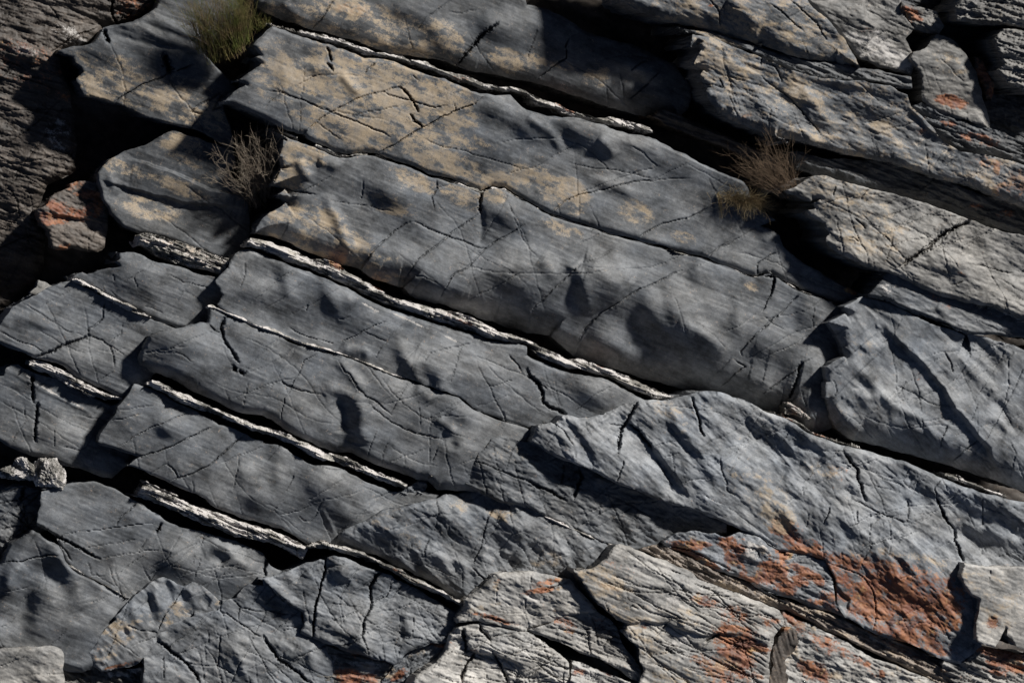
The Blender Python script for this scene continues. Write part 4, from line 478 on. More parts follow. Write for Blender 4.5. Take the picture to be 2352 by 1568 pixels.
# E
build('rock_slab', 'E', T(2,0, 1140,575, 1112,630, 1072,690, 1000,770, 990,820, 932,890, 890,950, 852,1010, 832,1080, 852,1095, 980,1130, 1100,1170, 1192,1197, 1130,1235, 1085,1272, 1270,1342, 1430,1412, 1560,1472, 1750,1552) + T(3,0, 1830,78, 2000,140, 2240,215) + T(3,1, 150,255, 270,320, 390,400, 480,420, 900,430, 1300,200, 1500,-30) + T(2,1, 1250,1500, 1100,1490, 1060,1480, 900,1420, 760,1350, 600,1280, 440,1270, 300,1200, 200,1130, 100,1090, 0,1075) + T(2,0, 2240,1060, 2130,1030, 1990,955, 1900,930, 1860,925, 1800,878, 1640,795, 1450,705, 1300,625),
      -.01, M_SLATE, 'flat grey slab with a stepped left end, between two white quartz veins', g=(-.01, .01), tone=0.78, rnd=(6, 10, 4, 6), drop=(.012, .02, .006, .01), stri=.0026, thick=.42, lich=[(300, 980, 60, 40, 20, .1)],
      bumps=[(372, 975, 26, 18, 30, .024), (392, 985, 22, 22, 0, .020), (598, 1152, 34, 30, 20, .04), (742, 1118, 56, 38, 28, .045), (815, 1192, 52, 32, 25, .045), (640, 1085, 16, 60, 0, .012), (560, 1090, 14, 20, 0, .012), (870, 1180, 30, 14, 20, .012)], ridges=[(T(3,1, 500,80, 560,190, 610,320), 4, .014)], cracks=26)
vein('E', T(2,0, 1250,570, 1300,536, 1345,545, 1450,598, 1600,655, 1850,780, 2050,868, 2240,935) + T(2,1, 100,962, 250,1022, 400,1085, 540,1162, 640,1172, 800,1232, 950,1312, 1100,1362, 1230,1425), T(2,0, 1248,588, 1310,622, 1420,668, 1500,730, 1650,790, 1800,830, 1960,905, 2130,985, 2240,1020) + T(2,1, 100,1040, 250,1100, 350,1165, 500,1245, 650,1262, 800,1335, 950,1392, 1100,1452, 1200,1482), .03, .62, 'long white quartz vein along the top of the stepped grey slab', seedpale=[(352, 888, 26, 12, 25, .95), (400, 905, 40, 12, 28, .85), (470, 935, 50, 9, 28, .7), (560, 985, 50, 9, 28, .6), (700, 1045, 60, 9, 28, .5), (880, 1100, 50, 12, 25, .6)], amp=.014)
# bottom left
build('rock_slab', 'G0', T(2,0, -300,1600, 0,1500, 60,1470, 140,1450, 230,1445, 350,1470, 420,1490) + T(3,0, 420,0, 400,260, 290,340, 100,400, 30,470, -300,500), -.17, M_SLATE, 'dark splintered slab at the left edge under the white quartz lumps', tone=.62, stri=.003, terr_a=.006, cracks=24, cdep=.03, g=(0, 0))
def lump(name, cpt, r3, label, seed, tilt):
    rr = np.random.default_rng(seed); me = bpy.data.meshes.new(name)
    import bmesh
    bm = bmesh.new(); bmesh.ops.create_icosphere(bm, subdivisions=5, radius=1.0)
    offs = rr.uniform(0, 900, 3); cuts = rr.normal(size=(16, 3)); cuts /= np.linalg.norm(cuts, axis=1)[:, None]; cd = rr.uniform(.62, .95, 16)
    co = np.array([v.co[:] for v in bm.verts]); dd = co @ cuts.T; f = np.min(np.where(dd > .05, cd / np.maximum(dd, .05), 9), axis=1); f = np.minimum(f, 1.15)
    n1 = samp(1, co[:, 0] * 40 + offs[0] + co[:, 2] * 23, co[:, 1] * 40 + offs[1] - co[:, 2] * 31); n0 = samp(0, co[:, 0] * 60 + offs[2] + co[:, 2] * 40, co[:, 1] * 60 + co[:, 2] * 50)
    co = co * (f * (1 + .07 * n0 + .05 * n1))[:, None] * np.array(r3)[None]
    ca, sa = math.cos(tilt), math.sin(tilt); co = np.stack([co[:, 0] * ca - co[:, 1] * sa, co[:, 0] * sa + co[:, 1] * ca, co[:, 2]], 1)
    w3 = co[:, :1] * U + co[:, 1:2] * V + co[:, 2:3] * N
    for v, c in zip(bm.verts, w3): v.co = c
    bm.to_mesh(me); bm.free(); me.materials.append(M_QUARTZ)
    a = me.attributes.new('mask', 'FLOAT_COLOR', 'POINT'); nv = len(me.vertices); m_ = np.zeros((nv, 4), np.float32); m_[:, 2] = .48 + .4 * n0[:nv]; m_[:, 3] = .6 + .25 * n1[:nv]; a.data.foreach_set('color', m_.ravel())
    o = bpy.data.objects.new(name, me); S.collection.objects.link(o); o.location = at(*[np.array(q) for q in cpt]); o['label'] = label; o['category'] = 'quartz lump'; o['group'] = 'white quartz lumps'; return o
lump('quartz_lump', (108, 1092, -.10), (.085, .105, .08), 'rounded knobbly white quartz lump in the dark hollow at lower left', 5, .2)
lump('quartz_lump', (34, 1086, -.12), (.115, .05, .07), 'flat tilted white quartz lump at the left edge beside the rounded one', 8, -.25)
lump('quartz_lump', (56, 1070, -.11), (.05, .085, .06), 'upright wedge of mossy white quartz between the flat and the rounded lump', 13, .6)
lump('quartz_lump', (138, 1103, -.13), (.028, .045, .04), 'smallest pale quartz chip right of the rounded lump', 21, .1)
build('rock_slab', 'G', T(2,0, 340,1568, 350,1490, 420,1470, 500,1450, 680,1410, 800,1405, 960,1460, 1100,1540) + T(3,0, 1250,85, 1420,195, 1640,265, 1760,295, 1900,335, 2100,405, 2240,465) + T(3,1, 60,570, 300,700, 400,900, 100,1000) + T(3,0, 1700,1100, 1200,1000, 1100,880, 1000,815, 800,700, 620,600, 560,530, 500,385, 480,330, 310,225, 320,130, 350,60),
      -.05, M_SLATE, 'grey cross cracked slab at lower left with a curled crest on its right', tone=0.81, rnd=(8, 8, 4, 6), drop=(.015, .01, .01, .01), stri=.0026, g=(-.01, .01),
      bumps=[(402, 1290, 42, 34, 30, .05), (262, 1330, 26, 24, 0, .02), (248, 1385, 34, 30, 20, .035), (392, 1262, 12, 8, 0, .015), (550, 1325, 60, 34, 28, .03)], ridges=[(T(3,0, 1720,440, 1830,405, 1930,430, 2050,540, 2150,650), 15, .065), (T(3,0, 1760,480, 1850,500, 1920,560), 13, -.02)], cracks=40)
build('rock_slab', 'G2', T(3,0, 275,268, 340,300, 430,370, 500,400, 560,540, 620,610, 800,700, 1000,815, 1120,870, 1150,1000, 1050,1200, 900,1400, 700,1480, 400,1420, 0,1300, -300,1200, -300,600, 0,560, 30,520, 40,480, 90,380, 200,320),
      -.03, M_SLATE, 'smooth bulging slab at the lower left edge with deep rounded hollows', tone=0.78, rnd=(8, 20, 8, 10), drop=(.02, .05, .03, .02), und=.02, stri=.0028, g=(-.02, .03),
      bumps=[(78, 1245, 50, 46, 20, .05), (118, 1325, 34, 26, 25, -.075), (125, 1440, 80, 44, 15, .06), (105, 1385, 40, 40, 0, .03), (20, 1340, 18, 70, 15, .03), (240, 1400, 40, 50, 0, .02), (60, 1400, 18, 50, 10, -.03)], ridges=[(T(3,0, 300,290, 430,380, 520,500, 600,660, 660,800, 700,950), 20, .06), (T(3,0, 200,560, 100,680, 30,800), 14, .025)], cracks=12)
vein('G2', T(3,0, 570,560, 640,590, 700,630, 800,675, 900,730, 1000,785, 1110,852), T(3,0, 580,585, 650,625, 740,675, 800,710, 900,760, 1000,815, 1060,850), .0, .45, amp=.006)
vein('G', T(2,0, 1180,1490, 1250,1390, 1330,1430, 1530,1530) + T(3,0, 1480,-30, 1560,5, 1700,70, 1860,110, 2000,170, 2240,250) + T(3,1, 150,290, 300,360, 380,405), T(2,0, 1162,1560) + T(3,0, 1165,-10, 1250,25, 1400,85, 1580,165, 1700,220, 1850,275, 2000,345, 2240,390) + T(3,1, 100,410, 200,460, 330,535), .0, .68, 'broad white and grey banded quartz vein at lower left', amp=.02, seedpale=[(450, 1195, 60, 10, 30, .9), (520, 1225, 40, 12, 25, .95), (380, 1150, 60, 16, 25, .5), (590, 1245, 50, 10, 25, .8)])
build('rock_slab', 'I', T(3,0, -300,1290, 0,1280, 70,1270, 300,1262, 470,1258, 520,1280, 545,1330, 550,1568, 550,2000, -300,2000), .05, M_PALE, 'pale flat topped block in the bottom left corner', cat='rock block', tone=.72, rnd=(10, 10, 6, 14), drop=(.02, .02, .01, .02), cracks=10, bumps=[(100, 1565, 30, 20, 0, .03), (40, 1510, 60, 30, 10, .015)], terr_a=.004)
build('rock_slab', 'J0', T(3,0, 500,1400, 640,1410, 720,1360, 860,1470, 1000,1450, 1300,1420, 1300,2000, 400,2000), -.08, M_QUARTZ, 'layered pale and rust streaked rubble ledge beside the bottom left block', tone=.6, mlam=.018, terr_a=.014, terr_w=50, strang=28, stri=.005, rust=[(280, 1530, 60, 10, -12, .5), (170, 1540, 30, 8, 10, .4)], pale=[(280, 1545, 50, 12, -10, .5)], cracks=6)
build('rock_slab', 'J1', T(3,0, 718,1355, 800,1262, 900,1105, 985,1035, 975,1010, 1050,930, 1120,860, 1190,790, 1300,705, 1380,668, 1450,690, 1570,750, 1640,710, 1720,740, 1830,830, 1875,880, 1870,970, 1700,1060, 1480,1090, 1380,1150, 1310,1250, 1222,1350, 1180,1400, 1040,1442, 900,1472, 860,1475), .005, M_SLATE, 'fan shaped tan tinted slab with fluted grooves at the bottom left', tone=1.1, g=(-.10, -.02), wrk=(.004, 60, 34), base=(.0, 0, 0), rnd=(6, 10, 6, 6), drop=(.012, .02, .01, .01), lich=[(290, 1450, 60, 26, -30, .42), (245, 1500, 40, 24, -30, .36), (420, 1400, 36, 22, 0, .5), (380, 1425, 30, 22, 0, .35), (260, 1440, 34, 18, -30, .4), (500, 1378, 8, 14, 0, .6)], rust=[(285, 1525, 50, 5, -14, .7), (225, 1500, 10, 20, 20, .3), (510, 1385, 8, 12, 0, .3)],
      ridges=[(T(3,0, 1320,720, 1330,850, 1370,960), 10, .035), (T(3,0, 1400,700, 1440,800, 1450,900), 9, -.03), (T(3,0, 1600,740, 1650,840, 1680,950), 9, .035), (T(3,0, 1530,790, 1580,900), 8, -.03), (T(3,0, 1250,800, 1280,950, 1330,1090), 9, -.025), (T(3,0, 1100,900, 1150,1000, 1200,1080), 8, .02), (T(3,0, 800,1290, 830,1400), 7, .02), (T(3,0, 860,1270, 880,1420), 8, .02), (T(3,0, 1040,1100, 1080,1170), 6, -.02), (T(3,0, 1090,1090, 1150,1190), 6, .02), (T(3,0, 1700,830, 1790,900), 10, -.025)], cracks=6, und=.012)
build('rock_slab', 'J2', T(3,0, 1335,1150, 1380,1110, 1480,1060, 1650,1000, 1655,970, 1860,950, 1868,900, 1880,862, 2000,850, 2050,782, 2120,725, 2240,740) + T(3,1, 0,690, 100,800, 220,910, 320,960, 345,1080, 312,1140, 425,1192, 520,1230, 600,1400, 600,2000) + T(3,0, 1215,2000, 1215,1568, 1222,1350, 1300,1250),
      .0, M_SLATE, 'broken grey slab at the bottom, split by wide dark cracks', wrk=(.0035, 40, 40), tone=.98, terr_a=.004, terr_w=120, rnd=(5, 8, 5, 5), drop=(.012, .01, .01, .01), stri=.001, bumps=[(545, 1500, 36, 34, 0, .03), (560, 1535, 10, 30, -20, .02), (650, 1480, 26, 16, 0, .03), (700, 1500, 50, 30, 10, .02), (390, 1453, 26, 10, 20, -.03)], ridges=[(T(3,1, 180,1340, 400,1290, 420,1480), 12, .03), (T(3,0, 1350,1160, 1420,1260), 8, .02)], cracks=48, rough=.0022, cdep=.016)
build('rock_slab', 'J3', T(3,1, 420,1185, 660,1275, 900,1345, 1110,1415, 1180,1470, 1250,1700, 1150,2000, 400,2000, 400,1568, 250,1460, 140,1400, 110,1330, 150,1265, 270,1240), -.02, M_QUARTZ, 'pale ledge with red brown stains at the bottom edge', tone=.8, base=(0, 0, .22), mlam=.008, terr_a=.008, terr_w=60, strang=12, rust=[(800, 1555, 34, 26, 20, 1.0), (825, 1508, 26, 9, 10, .6), (900, 1545, 20, 14, -30, .5), (850, 1560, 30, 14, 0, .6)], lich=[(900, 1540, 24, 12, -20, .4), (820, 1530, 60, 10, 5, .35)], pale=[(840, 1530, 70, 12, 8, .55)], ridges=[(T(3,1, 130,1330, 400,1290, 430,1400, 420,1500), 10, .025)], cracks=8)
build('rock_slab', 'K0', T(3,1, 1110,1425, 1190,1310, 1290,1240, 1400,1200, 1450,1140, 1580,1130, 1600,1200, 1560,1300, 1470,1410, 1330,1500, 1200,1600, 1150,2000, 950,2000, 1000,1560), -.01, M_SLATE, 'narrow blue grey ledge with yellow and rust flecks left of the flaky pale blocks', cat='rock ledge', tone=1.0, terr_a=.012, terr_w=50, strang=-30, stri=.002, rust=[(1005, 1480, 20, 8, 15, .8), (915, 1550, 26, 10, -35, .8), (890, 1545, 14, 8, -40, .5)], lich=[(960, 1500, 36, 12, -18, .45), (895, 1545, 16, 14, -20, .6), (1005, 1475, 14, 8, 0, .5)], cracks=10)
build('rock_slab', 'H', T(3,1, -60,680, 0,675, 150,630, 310,570, 360,545, 450,530, 480,515, 535,525, 545,500, 600,485, 740,520, 860,580, 1000,622, 1090,650, 1125,690, 1300,762, 1500,882, 1650,985, 1660,1060, 1600,1150, 1580,1240, 1420,1230, 1300,1280, 1200,1330, 1150,1400, 1110,1422, 900,1352, 660,1282, 420,1192, 310,1142, 343,1080, 322,962, 220,912, 100,802, 0,700),
      .04, M_SLATE, 'blocky blue grey slab at the bottom middle split by two tall cracks', wrk=(.0045, 35, 44), tone=1.02, rnd=(8, 8, 5, 6), drop=(.02, .02, .012, .012), und=.022, terr_a=.004, bumps=[(780, 1318, 26, 24, 30, .035), (900, 1452, 24, 44, 10, -.02), (930, 1440, 20, 50, 0, .015), (1015, 1425, 20, 14, 0, .012), (735, 1295, 20, 14, 0, -.03), (690, 1310, 16, 30, 0, -.02), (950, 1395, 50, 20, 10, .012), (840, 1490, 20, 30, -30, .02)], ridges=[(T(3,1, 640,590, 700,650, 760,680), 11, .03), (T(3,1, 300,590, 300,720), 9, -.02), (T(3,1, 1170,990, 1180,1150, 1190,1240), 10, -.03), (T(3,1, 500,1050, 700,1130, 900,1190), 10, .015), (T(3,1, 750,1200, 850,1260, 900,1330), 10, .02)], cracks=56, cdep=.013, rough=.0022)
build('rock_slab', 'F', T(3,1, 600,395, 612,375, 640,310, 700,262, 740,240, 870,190, 1000,112, 1150,80, 1300,40, 1470,0, 1560,-40) + T(2,1, 1560,1520, 1740,1480, 1850,1460) + T(2,2, -60,1420, 300,1620) + T(3,2, 420,260, 760,400, 900,420, 800,620, 600,800, 300,900, 0,900) + T(3,1, 2000,900, 1760,900, 1700,880, 1560,795, 1400,695, 1200,595, 1000,500, 870,460, 700,410),
      .02, M_SLATE, 'wrinkled grey slab with a pale swelling at its left end, bottom centre', wrk=(.0055, 58, 42), tone=.92, und=.024, rnd=(10, 22, 10, 8), drop=(.02, .05, .03, .01), stri=.0014, strang=30, lich=[(1150, 1180, 40, 16, 25, .5), (900, 1190, 60, 40, 0, .18), (940, 1240, 40, 24, 0, .2), (1250, 1290, 40, 26, 0, .3), (1060, 1160, 30, 20, 0, .2)], rust=[(1150, 1170, 34, 10, 25, .2), (1265, 1330, 50, 12, 0, .3)],
      bumps=[(880, 1205, 74, 34, -14, .055), (955, 1200, 16, 30, 10, -.02), (1000, 1270, 60, 20, 20, .02), (1050, 1200, 60, 24, 50, .012), (980, 1245, 12, 10, 0, -.02)], ridges=[(T(3,1, 1490,460, 1540,560, 1600,680), 9, .03), (T(3,1, 1620,60, 1720,160, 1800,220), 9, .018), (T(3,1, 1500,100, 1600,210), 8, .015), (T(3,1, 1850,470, 1960,560), 10, .02), (T(3,2, 40,380, 100,520), 11, -.03), (T(3,2, 300,330, 400,460, 430,560), 10, -.025), (T(3,1, 2000,150, 2130,220, 2240,310), 12, .018), (T(3,1, 1640,500, 1750,640), 8, .015), (T(3,1, 1800,600, 1880,700), 8, .02), (T(3,1, 2040,440, 2110,500), 8, .02)], terr_a=.004, terr_w=60, cracks=52)
vein('F', T(3,1, 378,410, 420,370, 480,350, 600,385, 740,415, 830,440, 950,505, 1150,585, 1250,650, 1350,690, 1550,795, 1710,880), T(3,1, 390,430, 470,432, 560,450, 700,480, 860,515, 1000,590, 1200,705, 1320,760, 1400,790, 1560,865, 1690,930), .06, .22, 'dark laminated seam with thin pale edges under the wrinkled slab', tone=.75, amp=.018, rust=[(910, 1310, 30, 5, 30, .5), (960, 1340, 30, 5, 30, .4)])
# right side, lower
build('rock_slab', 'R2', T(1,3, 470,145, 400,180, 330,220, 205,275, 240,305, 310,320, 370,360, 425,372, 440,350, 505,350, 450,382, 472,432, 390,440, 420,490, 500,530, 552,560, 560,600, 592,640, 560,670, 560,720, 600,762, 700,832, 850,902, 1000,962, 1090,972, 1170,1000, 1300,1070, 1400,1120, 1530,1170, 1660,1200, 1850,1250, 2000,1270, 2240,1370, 2700,1560, 2700,760, 2240,660, 2000,600, 1830,535, 1660,475, 1510,425, 1300,355, 1100,295, 1000,272, 830,232, 700,192, 590,160),
      .16, M_PALE, 'pale creamy cracked slab with a ragged left edge, right of the dry twigs', tone=0.69, thick=.5, rnd=(5, 14, 3, 8), drop=(.01, .025, .006, .01), lich=[(1960, 470, 140, 60, 25, .32), (1990, 540, 90, 50, 20, .34), (1900, 430, 60, 30, 20, .4), (2040, 580, 50, 26, 20, .35)], terr_a=.004, terr_w=60, und=.018, stri=.0012, cracks=56, cdep=.015, rough=.0018, wrk=(.0035, 35, 40), bumps=[(2210, 610, 50, 26, 20, .03), (2190, 630, 30, 24, 0, -.012), (1990, 470, 30, 40, 20, -.01)], ridges=[(T(1,3, 640,290, 900,360, 1200,400), 10, -.014), (T(1,3, 1000,620, 1200,720, 1330,820), 12, .016), (T(1,3, 1260,920, 1500,1000, 1650,1060), 9, -.02), (T(1,3, 1640,640, 1780,760), 14, .015)], rust=[(2205, 628, 12, 8, 20, .35)])
build('rock_slab', 'R2b', T(1,3, 1070,960, 1050,1000, 1020,1040, 960,1110, 908,1168, 1000,1185, 1120,1225, 1260,1285, 1350,1315, 1500,1375, 1680,1455, 1770,1488, 2000,1500, 2240,1530, 2700,1640, 2700,1500, 2240,1330, 1800,1200, 1500,1120, 1200,980), .12, M_SLATE, 'narrow dark grey ledge sandwiched between two pale slabs at the right', tone=.80, g=(-.08, -.04), stri=.003, terr_a=.005, cracks=10, pale=[(2030, 660, 26, 14, 10, .5), (2010, 668, 30, 6, 10, .4)], rust=[(2160, 690, 40, 12, 30, .3)], ridges=[(T(1,3, 1500,1250, 1600,1340), 8, .02), (T(1,3, 2060,1350, 2160,1470), 9, .03)], rnd=(6, 6, 4, 6), drop=(.02, .02, .01, .01))
vein('R2', T(1,3, 1045,1000, 1060,978, 1170,1004, 1300,1072, 1400,1122, 1500,1160), T(1,3, 1050,1015, 1170,1030, 1300,1100, 1400,1150, 1510,1172), .14, .5, amp=.008, rust=[(2075, 640, 30, 5, 20, .3), (2140, 672, 20, 5, 25, .5)])
vein('R2', T(1,3, 1670,1186, 1790,1200, 1900,1245, 2000,1262, 2240,1368), T(1,3, 1690,1202, 1790,1222, 1900,1268, 2000,1290, 2240,1402), .14, .5, amp=.008, rust=[(2260, 710, 40, 4, 24, .4)])
vein('R2b', T(1,3, 905,1175, 1000,1184, 1120,1222, 1260,1282, 1350,1312, 1500,1372, 1680,1450, 1770,1480), T(1,3, 915,1190, 1000,1202, 1120,1240, 1260,1305, 1350,1335, 1500,1398, 1680,1475, 1768,1500), .13, .45, amp=.008, rust=[(2060, 690, 40, 4, 24, .4), (2190, 745, 30, 5, 25, .6)])
build('rock_slab', 'R3', T(1,3, 870,1175, 790,1220, 700,1270, 722,1322, 650,1360, 568,1398) + T(2,3, 590,82, 640,160, 660,200, 690,270, 712,342, 640,372, 542,432, 552,500, 560,560, 550,640, 550,700, 580,800, 622,920, 660,975, 800,1060, 950,1095, 1200,1165, 1400,1215, 1640,1280, 1900,1370, 2100,1440, 2240,1490, 2700,1640, 2700,200, 2240,290, 2050,215, 1760,145, 1600,85, 1480,25) + T(1,3, 1740,1505, 1560,1440, 1400,1385, 1260,1315, 1120,1245, 960,1200),
      .10, M_SLATE, 'large blue grey slab with long diagonal folds at the right', wrk=(.0050, 50, 60), tone=1.23, thick=.5, g=(-.01, .0), rnd=(6, 90, 5, 8), drop=(.012, .17, .012, .01), und=.014, stri=.0012, strang=42, lich=[(2060, 720, 100, 30, 25, .12), (1960, 800, 60, 40, 0, .14), (1960, 960, 100, 30, 25, .12)], rust=[(2110, 865, 14, 10, 0, .25), (1930, 875, 12, 12, 0, .2)],
      steps=[(T(2,3, 990,20, 1080,130, 1180,230, 1320,350, 1450,500, 1560,620, 1650,790, 1800,960, 1940,1130, 2000,1290, 2050,1420), 7, -.045, 260)],
      ridges=[(T(2,3, 780,370, 900,500, 1040,670, 1180,800, 1360,900), 11, .030), (T(2,3, 1270,760, 1400,900, 1540,1100), 11, .022), (T(2,3, 1530,70, 1600,160, 1680,250), 9, -.03), (T(2,3, 1680,310, 1800,450, 1980,640, 2010,740), 12, .03), (T(2,3, 1770,140, 1900,290, 2040,460), 12, -.025), (T(2,3, 1320,350, 1560,620, 1800,960), 10, .018), (T(2,3, 2000,700, 2100,900, 2180,1010), 10, -.02), (T(2,3, 830,630, 930,700, 1010,690), 8, .018), (T(2,3, 1280,640, 1340,730), 9, -.015), (T(2,3, 1900,900, 2080,1020), 9, -.02), (T(2,3, 630,750, 740,870, 830,1000), 10, .02)], bumps=[(1990, 795, 22, 10, 10, .015), (2110, 985, 26, 12, 20, .02), (2000, 920, 60, 20, 10, .012)], cracks=44)
build('rock_slab', 'L2', T(2,1, 1795,1250, 1832,1160, 1890,1120, 1932,1060, 1950,990, 2010,1000, 2100,1030, 2240,1070) + T(2,2, 100,1050, 400,1150, 800,1350, 1200,1500) + T(3,2, 1300,0, 1500,100, 1700,200, 1700,300, 1430,330, 1280,330, 1160,410, 1000,440, 900,450, 760,420, 600,360, 400,268, 200,178, 0,70) + T(2,1, 2000,1580, 1800,1480, 1640,1410, 1480,1375, 1500,1330, 1650,1262),
      .04, M_SLATE, 'dark splintered slab tucked under the broad pale grey slab, lower centre', wrk=(.005, 45, 44), tone=.66, und=.018, g=(0, 0), rnd=(6, 10, 5, 6), drop=(.015, .03, .012, .01), stri=.0022, terr_a=.006, terr_w=70, lich=[(1180, 1040, 60, 30, 0, .16), (1330, 1080, 40, 20, 0, .16)], bumps=[(1110, 1075, 28, 20, 0, .025)], ridges=[(T(2,2, 620,1350, 700,1500, 740,1568), 11, .045), (T(3,2, 740,30, 840,160, 910,320, 970,400), 12, .05), (T(3,2, 920,140, 1030,230, 1140,360), 12, .035), (T(3,2, 800,60, 900,200), 10, -.03), (T(2,2, 640,1360, 560,1430), 10, .02)], cracks=36, cdep=.014)
vein('L2', T(2,1, 1395,1365, 1480,1318, 1540,1310, 1640,1360, 1800,1420, 2000,1520) + T(3,2, 0,60, 200,160, 400,250, 600,340, 760,400), T(2,1, 1410,1385, 1500,1372, 1640,1415, 1800,1480, 2000,1590) + T(3,2, 0,105, 200,205, 400,295, 600,380, 740,412), .05, .40, 'pale laminated seam along the foot of the dark splintered slab', amp=.014, tone=.8)
build('rock_ledge', 'sh', T(2,1, 1060,1560, 1130,1500, 1260,1440, 1320,1400, 1390,1385, 1395,1450, 1340,1530) + T(3,1, 1240,20, 1120,90, 1100,40, 1070,20), -.02, M_SLATE, 'small stack of dark slivers in the notch at lower centre', cat='rock ledge', group=None, tone=.7, mlam=.022, terr_a=.014, terr_w=30, stri=.004, cracks=3, thick=.2, und=.006)
LTOP = T(2,2, 40,1072, 65,1000, 95,932, 200,900, 240,920, 290,870, 305,848, 350,840, 430,862, 520,862, 650,838, 720,800, 770,775, 850,742, 930,732, 1040,714, 1190,716, 1290,690, 1400,662, 1500,640, 1620,640, 1750,690, 1930,752, 2100,832, 2240,892) + T(2,3, 450,1012, 640,1082, 850,1132, 1050,1192, 1250,1242, 1400,1312, 1530,1372, 1730,1452, 2000,1522, 2240,1580, 2700,1720)
build('rock_slab', 'L', LTOP + T(3,3, 2700,700, 2240,600, 1850,600, 1900,900, 1880,1260, 1800,1330, 1700,1410, 1560,1375, 1160,1205, 950,1135, 720,1012, 650,900, 640,700, 560,530, 400,475, 160,445, 60,370) + T(3,2, 2130,430, 1980,322, 1830,272, 1680,202, 1440,102, 1240,52, 1100,5) + T(2,2, 1000,1512, 760,1422, 620,1342, 440,1272, 330,1232, 180,1162),
      .13, M_SLATE, 'broad pale grey slab at lower right whose lower part is stained rust red', wrk=(.0048, 52, 46), tone=1.34, thick=.5, g=(-.01, .01), rnd=(16, 8, 5, 8), drop=(.03, .02, .008, .01), und=.02, stri=.0012, strang=38, terr_a=.004, terr_w=80,
      lich=[(1540, 960, 60, 50, 30, .22), (1450, 1130, 60, 30, 20, .25), (1760, 1130, 60, 50, 60, .35), (1890, 1080, 50, 24, 20, .3), (1785, 1185, 50, 34, 40, .85), (2090, 1290, 160, 26, 10, .35), (1700, 1100, 40, 30, 0, .25)],
      rust=[(1810, 1225, 50, 30, 30, .75), (1840, 1255, 50, 24, 10, .8), (1950, 1310, 50, 40, 20, .7), (2050, 1320, 140, 46, 10, .75), (2080, 1390, 130, 70, 20, .95), (2010, 1375, 70, 60, 20, 1.0), (2150, 1400, 70, 70, 20, .85), (2090, 1460, 100, 30, 20, .85), (1930, 1365, 50, 20, 15, .85), (1980, 1400, 40, 24, 15, .9), (1935, 1330, 40, 40, 0, .75), (1900, 1290, 50, 24, 20, .7), (2190, 1370, 30, 60, 0, .5), (2140, 1480, 40, 16, 20, .8), (1935, 1100, 12, 10, 0, .4), (1920, 1080, 34, 12, 0, .2), (2180, 1340, 30, 30, 0, .55), (2130, 1470, 60, 20, 20, .5)],
      pale=[(1965, 1315, 60, 16, 15, .45), (2110, 1325, 70, 14, 10, .45), (2150, 1440, 40, 12, 20, .4), (1880, 1270, 50, 14, 20, .4)],
      bumps=[(2060, 1450, 24, 16, -20, .03), (2260, 1250, 40, 24, 40, -.03), (2250, 1215, 40, 16, 20, .03), (2330, 1280, 40, 20, 0, -.02), (1480, 955, 40, 24, 10, .02), (1810, 960, 30, 30, 20, -.012), (2120, 1160, 60, 24, 15, -.03)],
      steps=[(T(2,2, 760,790, 830,860, 880,910, 960,980, 1030,1070, 1070,1130, 1180,1260, 1300,1420, 1400,1560), 5, -.030, 80), (T(3,3, 560,560, 600,680, 760,860, 720,1010), 4, -.02, 60)],
      ridges=[(T(2,2, 300,860, 400,990, 500,1130, 610,1310), 11, -.045), (T(2,2, 350,850, 450,980, 560,1130, 640,1300), 8, .03), (T(2,2, 1190,720, 1310,970, 1460,1120, 1600,1360, 1720,1480), 12, .025), (T(2,2, 1480,780, 1620,900, 1760,1040), 12, .015), (T(2,2, 1900,1000, 2100,1120, 2240,1220), 12, -.015), (T(2,2, 1840,880, 1960,1060), 9, -.015), (T(3,3, 1650,230, 1780,340, 1900,470), 16, -.05), (T(3,3, 1890,120, 1940,240), 10, -.02), (T(3,3, 2040,120, 2150,290, 2240,370), 10, -.03), (T(3,3, 960,120, 1000,190), 8, -.02), (T(3,3, 600,180, 700,260, 780,400), 10, -.018), (T(3,3, 1310,530, 1400,640), 9, -.025), (T(3,3, 960,280, 1080,460), 9, -.018), (T(3,3, 1180,500, 1200,660), 10, -.02), (T(2,3, 200,1360, 340,1480, 500,1568), 12, .02), (T(2,3, 700,1450, 780,1568), 10, -.02), (T(2,3, 260,1090, 400,1110, 540,1190), 8, -.015), (T(3,3, 180,60, 280,180, 360,340), 12, .016)], cracks=70)
vein('L', T(2,3, 110,815, 200,855, 330,905, 450,985, 560,1025, 640,1050, 740,1085, 860,1125), T(2,3, 120,835, 200,875, 330,930, 450,1015, 560,1052, 640,1082, 740,1105, 850,1138), .09, .25, amp=.008, tone=.8, rust=[(1810, 965, 40, 6, 28, .4), (1900, 1005, 40, 6, 22, .4)])
vein('L', T(2,3, 1570,1335, 1640,1345, 1800,1410, 1960,1480, 2100,1530), T(2,3, 1570,1365, 1700,1420, 1860,1480, 2000,1525, 2090,1545), .08, .25, amp=.01, tone=.7)
